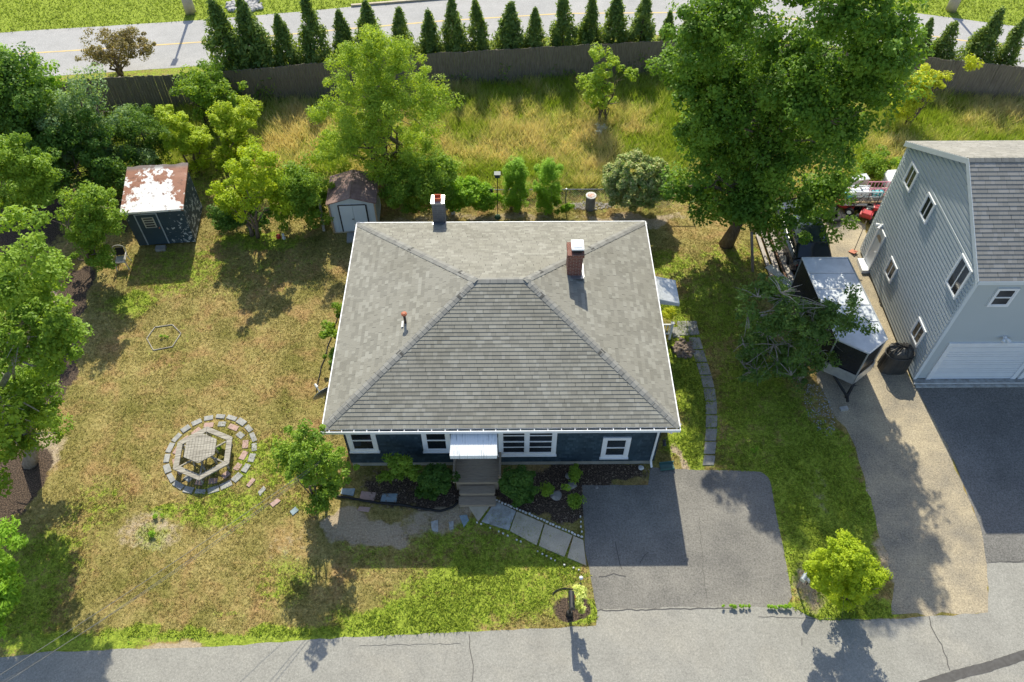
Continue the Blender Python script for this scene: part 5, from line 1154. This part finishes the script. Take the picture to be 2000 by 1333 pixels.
mb = MB(); a = P(1470, 530); b = PY(1468, 455, a.y); mb.tube([a, b], .075, 4); tag(mb.build('wooden_post', wood_old, origin=tuple(a)), 'upright weathered post left of the lumber pile', 'post')
mb = MB(); a = P(1555, 452, .4); b = P(1578, 505, .5); mb.tube([a, b], .04, 8); tag(mb.build('metal_pole', silver, origin=tuple(a)), 'long silver pole lying beside the dark car', 'pole')
# bench under the maple
r_, q = simple('bench', 'brown slatted wooden bench glimpsed under the big maple', 'bench', 1484, 425); b0 = P(1484, 411, .6)
for i in range(4): mb = MB(); mb.box(b0.x, b0.y + i * .14 - .2, .58 + .02 * i, 1.0, .1, .035); mb.build('slat', bw_, r_)
for s in (-1, 1): mb = MB(); mb.box(b0.x + s * .4, b0.y, .28, .07, .5, .56); mb.build('leg', bw_, r_)
# flatbed with white and pink frames
r_ = thing('flatbed_trailer', 'low wooden flatbed trailer loaded with furniture behind the grey house', 'trailer', P(1685, 398))
f0, f1, f2, f3 = P(1648, 392, .6), P(1735, 392, .6), P(1742, 366, .6), P(1655, 366, .6)
mb = MB(); mb.prism([(p.x, p.y) for p in (f0, f1, f2, f3)], .5, .6); mb.build('bed', wood_old, r_)
mb = MB(); mb.box((f0.x + f1.x) / 2 - .1, f0.y - .06, .5, (f1 - f0).length, .06, .16); mb.build('side_rail', wood_new, r_)
for t in (.3, .7): mb = MB(); p = f0.lerp(f1, t); mb.tube([(p.x, p.y - .02, .3), (p.x, p.y + .16, .3)], .3, 16); mb.build('wheel', rubber, r_)
def rackobj(px0, px1, py, z0_, z1_, m, lab, n=7, dy=0):
    a, b = P(px0, py, z0_), P(px1, py, z0_); root = thing('bed_end', lab, 'bed end', (a.x, a.y, z0_), group='bed ends piled on the flatbed trailer'); mb = MB()
    for z_ in (z0_, z1_): mb.tube([(a.x, a.y, z_), (b.x, b.y, z_)], .028, 6)
    mb.build('rail', m, root); 
    for i in range(n):
        mb = MB(); x_ = a.x + (b.x - a.x) * i / (n - 1); mb.tube([(x_, a.y, z0_), (x_, a.y + dy, z1_)], .02, 5); mb.build('spindle', m, root)
rackobj(1690, 1732, 372, .66, 1.15, pinkp, 'pink bed end standing on the flatbed trailer'); rackobj(1694, 1735, 380, .66, 1.0, pinkp, 'pink bed end nearest the grey house wall', 5)
rackobj(1652, 1694, 376, .62, 1.0, white, 'white spindled bed end at the left end of the flatbed trailer', 6); rackobj(1660, 1720, 385, .62, .9, white, 'white spindled bed end at the near edge of the flatbed trailer', 9)
for i, (px, py, sx, sy, sz, m, lab) in enumerate([(1666, 380, .6, .3, .2, white, 'white drawer box on the flatbed trailer'), (1712, 381, .5, .2, .18, tealp, 'teal plastic tray on the flatbed trailer'), (1676, 357, .75, .4, .3, silver, 'grey metal cabinet behind the flatbed trailer'), (1656, 385, .3, .22, .16, tealp, 'small teal box at the left end of the flatbed trailer'), (1688, 379, .3, .3, .25, white, 'white plastic crate in the middle of the flatbed trailer')]):
    q = P(px, py, .62); root = thing('storage_box', lab, 'box', q); mb = MB(); mb.box(q.x, q.y, .62 + sz / 2, sx, sy, sz, .15); mb.build('body', m, root, bevel=.015); mb = MB(); mb.box(q.x, q.y, .62 + sz + .012, sx + .03, sy + .03, .025, .15); mb.build('lid', m, root)
# red mowers and a tyre
def mower(px, py, rz, lab):
    q = P(px, py); r_ = thing('lawn_mower', lab, 'lawn mower', q, rz, local=True)
    mb = MB(); mb.box(0, 0, .28, .55, .8, .14); mb.box(0, .28, .42, .4, .34, .2); mb.build('deck', redp, r_, bevel=.03); mb = MB(); mb.lathe((0, .05, .34), [(.14, 0), (.15, .12), (.1, .18), (.05, .2)], 12); mb.build('engine', blackm, r_); mb = MB(); mb.box(0, -.25, .45, .34, .3, .1); mb.build('seat', blackm, r_, bevel=.03)
    for sx in (-1, 1):
        for sy, rr in ((-.3, .2), (.35, .14)):
            mb = MB(); mb.tube([(sx * .26, sy, rr), (sx * .38, sy, rr)], rr, 16); wl = mb.build('wheel', rubber, r_); mb = MB(); mb.tube([(sx * .375, sy, rr), (sx * .39, sy, rr)], rr * .5, 12); mb.build('rim', white, wl)
        mb = MB(); mb.tube([(sx * .2, -.3, .4), (sx * .22, -.6, .85), (0, -.62, .88)], .018, 6); mb.build('handle', blackm, r_)
mower(1690, 424, 2.6, 'red riding mower beside the corner of the grey house'); mower(1707, 412, 2.9, 'red mower farthest right, half hidden by the grey house'); mower(1648, 408, 1.0, 'red mower in the shade at the edge of the maple')
q = P(1626, 428); mb = MB(); mb.tube([(q.x + .3 * math.cos(t), q.y + .3 * math.sin(t), .13) for t in [2 * PI * i / 20 for i in range(21)]], .12, 10, False); tag(mb.build('tyre', rubber, origin=(q.x, q.y, 0), smooth=True), 'old black tyre lying flat under the edge of the maple', 'tyre')
mb = MB(); a, b = P(1640, 400, .45), P(1712, 402, .45); mb.obox(a, (b - a).normalized(), Y_, Z_, 0, (b - a).length, -.07, .07, 0, .05); tag(mb.build('plank', pw, origin=tuple(a)), 'long pale plank in front of the flatbed trailer', 'plank')
# white car
q = P(1734, 369); cr = thing('car', 'white car almost hidden behind the corner of the grey house', 'car', (q.x, q.y, 0)); cxx = q.x + .5; cy0 = q.y - .4
mb = MB(); loft(mb, [sec(cy0, .72, .35, .8), sec(cy0 + .15, .86, .28, .92), sec(cy0 + 1.4, .9, .25, .98), sec(cy0 + 3.6, .9, .25, 1.0), sec(cy0 + 4.2, .75, .3, .9)]); mb.build('body', white, cr, bevel=.03)
mb = MB(); loft(mb, [sec(cy0 + 1.2, .76, .95, 1.0, .02), sec(cy0 + 1.8, .68, .95, 1.4, .1), sec(cy0 + 3.3, .68, .95, 1.42, .1), sec(cy0 + 4.0, .7, .95, 1.0, .02)]); mb.build('windscreen', glass, cr)
mb = MB(); loft(mb, [sec(cy0 + 1.85, .66, 1.37, 1.44, .02), sec(cy0 + 3.3, .66, 1.38, 1.46, .02)]); mb.build('roof', white, cr)
for s in (-1, 1):
    for yy in (cy0 + .8, cy0 + 3.4): mb = MB(); mb.tube([(cxx + s * .74, yy, .32), (cxx + s * .92, yy, .32)], .33, 18); mb.build('wheel', rubber, cr)
    mb = MB(); mb.box(cxx + s * .6, cy0 + .03, .7, .26, .05, .12); mb.build('headlight', silver, cr)
cr.rotation_euler = (0, 0, -PI / 2)
# shovel
q = P(1667, 492); r_ = thing('shovel', 'shovel leaning against the corner of the grey house', 'shovel', q); mb = MB(); mb.tube([(q.x, q.y, .1), (NX0 - .05, q.y + .5, 1.35)], .018, 6); mb.build('handle', wood_old, r_); mb = MB(); mb.box(q.x - .05, q.y - .05, .06, .26, .3, .02, .6, -.3); mb.build('blade', copper, r_)

# ================================================================== trees and shrubs
tree('maple_tree', 'tall dark green maple with a huge crown between the blue and the grey house', 'tree', (1418, 478),
    [(1510, 20, 160, 95, -.3), (1590, -90, 120, 90, -.8), (1690, 30, 90, 90, -2.0), (1390, 190, 90, 115, .5), (1480, 250, 130, 120, .3), (1600, 180, 120, 130, -1.4), (1410, 350, 100, 90, .2), (1530, 380, 120, 75, -.2), (1630, 290, 50, 90, .2), (1700, 120, 55, 110, -1.6), (1600, 400, 45, 50, 0), (1400, 70, 80, 80, .3)],
    760, .76, 170, .15, L['maple'], 1, tr=.25, branches=56, up=.6, fill=.5, tcl=.7, dead=6)
tree('tree', 'big airy light green tree behind the white metal shed', 'tree', (752, 372),
    [(740, 125, 100, 80), (690, 190, 95, 110), (800, 185, 85, 100), (740, 270, 140, 90), (680, 300, 85, 80), (810, 300, 70, 70)], 520, .52, 160, .10, L['willow'], 2, tr=.2, trunks=3, branches=36, up=.4, aspect=2.2, fill=.4, tcl=.45)
tree('tree', 'yellow-green lime coloured young tree left of the white shed', 'tree', (500, 462), [(480, 330, 62, 50), (450, 370, 45, 40), (510, 385, 55, 45), (470, 400, 50, 45)], 110, .42, 150, .11, L['lime'], 3, tr=.09, trunks=2, branches=20, up=.5, tcl=.6)
sg = 'sumac clump behind the yellow-green tree'
tree('sumac', 'bright sumac with drooping fronds above the yellow-green tree', 'tree', (430, 330), [(460, 240, 50, 48), (430, 285, 75, 45)], 130, .36, 110, .16, L['lime'], 4, tr=.06, trunks=3, branches=15, aspect=3.4, up=.9, tcl=.3)
tree('sumac', 'bright sumac with long fronds at the left of the sumac group behind the blue shed', 'tree', (375, 340), [(350, 250, 50, 40), (385, 290, 60, 45)], 110, .36, 110, .16, L['lime'], 5, tr=.06, trunks=3, branches=12, aspect=3.4, up=.9, tcl=.3)
tree('tree', 'loose green tree hanging over the fence left of the tall cedars', 'tree', (400, 248), [(390, 155, 78, 42), (370, 180, 55, 40), (420, 195, 40, 45)], 95, .5, 110, .13, L['mid'], 6, tr=.1, trunks=2, branches=22, up=.5)
tree('tree', 'bronze-leaved bushy tree by the back road at the left', 'tree', (232, 150), [(225, 98, 72, 44)], 120, .42, 80, .10, L['brown'], 7, tr=.09, trunks=3, branches=24, up=.4, bk=bark)
tree('tree', 'dense dark green tree in the top left corner', 'tree', (40, 350), [(30, 165, 85, 70), (60, 240, 95, 90), (10, 300, 90, 70)], 190, .75, 170, .14, L['dark'], 8, tr=.22, branches=24, tcl=.6)
tree('tree', 'fresh green treetop catching the sun at the far left edge', 'tree', (-20, 330), [(15, 150, 70, 45), (60, 190, 60, 60), (75, 115, 30, 14)], 130, .5, 120, .14, L['bright'], 28, tr=.12, branches=14, up=.6)
tree('tree', 'grey-green tree with pale flowering top behind the blue shed', 'tree', (190, 345), [(165, 170, 48, 30), (160, 240, 80, 80), (220, 290, 75, 70)], 170, .6, 170, .115, L['grey'], 9, tr=.16, trunks=2, branches=24, tcl=.7)
tree('tree', 'dark green tree filling the space left of the blue shed', 'tree', (120, 395), [(120, 300, 90, 75), (200, 330, 60, 60)], 140, .6, 160, .13, L['dark'], 10, tr=.15, branches=20, tcl=.6)
tree('tree', 'dark feathery tree beside the sumacs behind the blue shed', 'tree', (300, 330), [(270, 240, 55, 40), (280, 285, 60, 50)], 95, .5, 130, .13, L['dark'], 11, tr=.1, branches=16, aspect=3)
tree('shrub', 'dense dark shrub between the yellow-green tree and the white shed', 'shrub', (590, 440), [(580, 370, 50, 55), (615, 395, 36, 60), (560, 400, 40, 40)], 170, .42, 150, .095, L['mid'], 12, tr=0, tcl=.7, lump=.6)
tree('shrub', 'dark green bush at the foot of the yellow-green tree', 'shrub', (500, 452), [(490, 425, 62, 32), (440, 420, 30, 35)], 80, .36, 150, .09, L['dark'], 13, tr=0, tcl=.7, lump=.6)
tree('tree', 'small fruit tree with light green leaves beside the garden chair', 'tree', (190, 530), [(170, 420, 60, 45), (185, 480, 48, 55), (110, 440, 35, 25), (165, 385, 40, 25)], 150, .42, 140, .10, L['mid'], 14, tr=.1, trunks=2, branches=26, up=.6, dead=3)
tree('tree', 'light green tree with loose branches at the upper left edge', 'tree', (-60, 520), [(20, 330, 60, 55), (80, 370, 45, 35), (10, 400, 45, 45), (15, 300, 20, 40)], 150, .5, 150, .105, L['mid'], 15, tr=.14, branches=20)
tree('tree', 'large leaning tree with pale trunk at the left edge of the lawn', 'tree', (58, 905), [(40, 560, 75, 80), (50, 660, 100, 90), (40, 760, 90, 70), (90, 640, 60, 50), (50, 480, 35, 60), (90, 800, 55, 40), (110, 700, 60, 60), (30, 820, 60, 60)], 310, .48, 165, .105, L['mid'], 16, tr=.2, branches=36, up=.7, bk=bark_pale, tcl=.6, dead=4)
tree('sumac', 'bright sumac fronds reaching in at the lower left edge', 'tree', (-60, 1230), [(-15, 1060, 45, 50), (-12, 1130, 40, 60), (-10, 1200, 40, 28)], 80, .34, 90, .15, L['bright'], 17, tr=.06, trunks=2, branches=12, aspect=3.4, up=.9)
# shade trees outside the left edge whose shadows fall across the lawn
tree('tree', 'tree just outside the left edge shading the lower lawn', 'tree', (-90, 1000), [(-110, 830, 90, 120), (-60, 900, 60, 80)], 120, .6, 120, .15, L['mid'], 29, tr=.2, branches=14, up=.7)
tree('shrub', 'small broad-leaved tree at the front left corner of the blue house', 'tree', (628, 985), [(600, 850, 42, 32), (610, 900, 64, 45), (630, 955, 45, 42), (655, 920, 32, 34), (585, 885, 40, 36)], 200, .28, 105, .085, L['mid'], 18, tr=.05, trunks=3, branches=26, up=.6, tcl=.6)
tree('shrub', 'leafy shrub growing against the left wall of the blue house', 'shrub', (652, 700), [(645, 650, 20, 24), (655, 690, 16, 30)], 26, .24, 90, .10, L['mid'], 19, tr=.02, branches=8)
tree('shrub', 'wispy shrub under the left roof edge nearer the back of the blue house', 'shrub', (672, 640), [(665, 610, 14, 22)], 14, .2, 80, .08, L['mid'], 30, tr=.02, branches=5)
tree('shrub', 'dark mixed shrub right of the white metal shed', 'shrub', (800, 420), [(790, 365, 55, 55), (850, 355, 45, 55), (875, 330, 28, 32)], 210, .42, 150, .09, L['mid'], 20, tr=0, tcl=.8, lump=.6)
tree('shrub', 'bright leafy shrub behind the bird bath', 'shrub', (915, 418), [(905, 375, 44, 34), (945, 385, 34, 28), (885, 395, 26, 20)], 150, .32, 140, .09, L['bright'], 21, tr=0, tcl=.6, lump=.6)
for i, (bx_, cx_, lab) in enumerate([(1008, 1008, 'bright green upright shrub beside the bird feeder'), (1072, 1068, 'bright green upright shrub left of the concrete barrel')]):
    tree('shrub', lab, 'shrub', (bx_, 412), [(cx_, 335, 30, 30), (cx_, 365, 32, 34), (cx_ - 2, 392, 24, 26)], 150, .26, 150, .075, L['bright'], 22 + i, 'pair of bright upright shrubs behind the house', tr=.025, trunks=3, branches=15, up=1.1, aspect=2.6, squash=1.2, lump=.5)
tree('shrub', 'large round shrub with buff flower heads left of the maple trunk', 'shrub', (1250, 412), [(1245, 350, 74, 56), (1245, 375, 68, 38)], 620, .26, 110, .1, L['pink'], 24, tr=0, up=.5, tcl=.15, fill=.6, lump=.3)
tree('shrub', 'clump of strappy green leaves beside the concrete barrel', 'shrub', (1098, 420), [(1098, 405, 20, 14)], 24, .16, 70, .16, L['bright'], 25, tr=0, up=.2, aspect=5)
tree('tree', 'small light green sapling in the meadow before the fence', 'tree', (1172, 238), [(1185, 120, 32, 32), (1170, 165, 38, 28), (1180, 205, 30, 28), (1235, 145, 26, 15), (1150, 160, 22, 14)], 85, .36, 85, .12, L['willow'], 26, tr=.07, trunks=2, branches=22, up=.5)
tree('shrub', 'white-flowered plant in the meadow under the sapling', 'plant', (1168, 262), [(1168, 250, 14, 12)], 12, .2, 30, .07, L['white'], 27, tr=0)
tree('tree', 'yellow-green spreading sapling in front of the fence at the right', 'tree', (1770, 246), [(1790, 165, 42, 34), (1765, 205, 38, 26), (1845, 155, 50, 18), (1890, 130, 30, 16), (1830, 195, 30, 18)], 100, .38, 95, .12, L['yellow'], 31, tr=.08, trunks=3, branches=30, up=.7)
tree('shrub', 'round bright green shrub by the road between the two driveways', 'shrub', (1655, 1180), [(1650, 1090, 52, 48), (1640, 1120, 68, 52), (1680, 1125, 42, 50), (1655, 1160, 38, 30)], 380, .24, 130, .065, L['lime'], 32, tr=.03, trunks=4, branches=30, up=.6, tcl=.5, fill=.6, lump=.6)
tree('lilac_shrub', 'large half-bare lilac with grey dead twigs leaning over the cargo trailer', 'shrub', (1560, 745), [(1500, 600, 62, 60), (1560, 640, 70, 60), (1500, 690, 62, 62), (1590, 560, 50, 35), (1650, 560, 50, 38), (1680, 620, 42, 34), (1620, 630, 46, 44), (1580, 710, 60, 40), (1640, 690, 32, 22)], 380, .34, 66, .10, L['lilac'], 33, tr=.035, trunks=6, branches=48, up=.6, bk=bark_pale, dead=24, tcl=.5)
tree('shrub', 'feathery light green bush behind the flatbed trailer', 'shrub', (1730, 345), [(1725, 320, 42, 24)], 40, .35, 110, .1, L['mid'], 34, tr=0)
tree('shrub', 'yellow-green low bush under the side door hood of the blue house', 'shrub', (1310, 632), [(1305, 610, 14, 12)], 16, .18, 90, .06, L['yellow'], 35, tr=0)
for i, (bx_, by_, bl, leafs, m, asp, n_, lab) in enumerate([(775, 952, [(780, 905, 30, 22), (750, 930, 26, 13), (795, 922, 26, 22)], .15, 'mid', 3.2, 50, 'fern-like bright green plant in the left front bed'), (848, 965, [(850, 935, 38, 32), (835, 955, 22, 18)], .09, 'shade', 1.6, 120, 'dark green bush left of the front steps'),
    (1012, 980, [(1010, 945, 38, 34), (1030, 968, 22, 16)], .09, 'shade', 1.6, 120, 'dark green bush right of the front steps'), (1120, 935, [(1122, 922, 12, 12), (1130, 935, 9, 8)], .11, 'mid', 2.6, 16, 'small leafy plant against the wall in the right bed'), (1122, 990, [(1122, 978, 14, 16), (1110, 955, 8, 8)], .1, 'mid', 2.6, 24, 'weedy green plant in the right bed beside the driveway'),
    (1072, 970, [(1068, 955, 12, 10)], .08, 'mid', 2.6, 12, 'small weed in the right bed behind the grey rock')]):
    tree('shrub', lab, 'plant', (bx_, by_), bl, n_, .22, 110 if leafs < .1 else 50, leafs, L[m], 40 + i, tr=0, aspect=asp, up=.8, lump=.5)
tree('hosta', 'yellow-green variegated hosta under the black mailbox', 'plant', (1125, 1200), [(1122, 1178, 20, 18), (1097, 1180, 10, 12), (1134, 1158, 9, 10)], 22, .16, 55, .11, L['hosta'], 50, tr=0, aspect=2.2, up=.6)
for i, (px, py, n_) in enumerate([(300, 1045, 9), (310, 1010, 7), (425, 880, 5), (415, 925, 5), (322, 660, 4), (1440, 1187, 26), (1525, 1188, 26), (1470, 880, 4)]):
    tree('weed', ['tuft of green weeds in the bare patch of the left lawn', 'tall weeds at the far side of the bare patch in the left lawn', 'weeds growing under the picnic table top', 'weeds growing under the near bench of the picnic table', 'weed inside the hexagonal timber frame', 'grass tuft in the seam between driveway and road', 'grass tuft at the outer end of the driveway seam', 'green weed tuft in the side lawn near the path'][i], 'weed', (px, py), [(px, py - 3, 34 if n_ > 20 else 14, 3 if n_ > 20 else 6)], n_, .06 if n_ > 20 else .12, 40, .06, L['bright'], 60 + i, tr=0, aspect=3, up=.9, lump=.4)

# arborvitae behind the fence: three models, copied
def cedar(seed, hh, rr):
    rg = np.random.default_rng(seed); root = thing('arborvitae', 'x', 'tree', (0, 0, 0), local=True, group='row of arborvitae along the back road')
    cs, rs = [], []
    for _ in range(190):
        t = rg.random() ** 1.25; z_ = .1 + t * (hh - .1); R = rr * 1.2 * (1 - t) ** .85 * rg.uniform(.4, 1.15); a = rg.uniform(0, 2 * PI); cs.append((R * math.cos(a), R * math.sin(a), z_)); rs.append(.12 + .2 * (1 - t))
    mb = MB(); mb.tube([(0, 0, -.05), (0, 0, hh * .97)], [.07, .012], 7); mb.build('trunk', bark, root)
    leafcloud('crown', cs, rs, 36, .17, L['cedar'], root, seed, .35, 2.8, tcl=.5, squash=1.5, shell=.2); return root
protos = [cedar(101, 3.2, .72), cedar(102, 3.2, .66), cedar(103, 3.2, .78)]
cs_ = [(451, 2, 136, 1.3), (513, 5, 130, 1.2), (566, 22, 122, 1), (620, 0, 118, 1.15), (686, 22, 112, .8), (722, 6, 100, 1), (785, 18, 104, .9), (838, 22, 108, 1), (888, 4, 104, 1.05), (938, 5, 101, 1), (992, 2, 97, 1.1), (1045, 18, 94, .95), (1096, -3, 92, 1.2), (1148, -5, 88, 1.1), (1198, -3, 86, 1.1), (1247, -5, 82, 1.1), (1298, 24, 80, .95), (1345, 20, 80, 1), (1400, 10, 84, 1), (1455, 12, 86, 1), (1790, 48, 108, 1.1), (1832, 38, 112, 1.1), (1895, 22, 118, 1.2), (1955, 35, 124, 1.3)]

for i, (px, ty, by_, s_) in enumerate(cs_):
    o = protos[i % 3] if i < 3 else copy_tree(protos[i % 3])
    b = P(px, by_, 1.9 if by_ < 200 else 0); b.z = 0; b.y += .9; bx2 = PY(px, by_, b.y); b.x = bx2.x
    hh = max(2.2, PY(px, ty, b.y).z); o.location = b; k = hh / 3.2; vr = random.Random(i + 5); wv = vr.uniform(.82, 1.22); o.scale = (k * wv, k * wv * .95, k * vr.uniform(.93, 1.06)); b.x += vr.uniform(-.12, .12); o.rotation_euler = (vr.uniform(-.05, .05), vr.uniform(-.05, .05), i * 1.3); o.location = b
    if i < 20: lab = 'dark conical arborvitae in the long row behind the fence, %s from the left' % ORD[i]
    else: lab = 'leaning feathery arborvitae right of the maple behind the fence, %s of four from the left' % ORD[i - 20]
    tag(o, lab, 'tree', 'row of arborvitae along the back road')

def litter(name, label, px0, px1, py0, py1, n, size, m, ok, seed):
    rg = np.random.default_rng(seed); a, b = P(px0, py1), P(px1, py0); x = rg.uniform(a.x - 1, b.x + 1, n); y = rg.uniform(a.y, b.y, n); k = ok(x, y) & ~no_lawn(x, y); x, y = x[k], y[k]
    z = np.full(len(x), .03); o = leafcloud(name, np.stack([x, y, z], 1), [.03] * len(x), 3, size, m, None, seed, .9, 1.6); tag(o, label, 'leaves', kind='stuff')
litter('bed_litter', 'dead leaves and twigs scattered over the front beds', 655, 1270, 908, 1045, 2600, .05, leafm('dead_leaves', (.12, .085, .06), (.34, .26, .19), .1), lambda x, y: masks(x, y)[2] > .3, 71)
litter('clover', 'broad-leaved clover clumps in the green parts of the lawn', 0, 1750, 500, 1260, 9000, .045, L['bright'], lambda x, y: masks(x, y)[0] * (fbm(x, y, .4, 9) ** 2) > .22, 72)
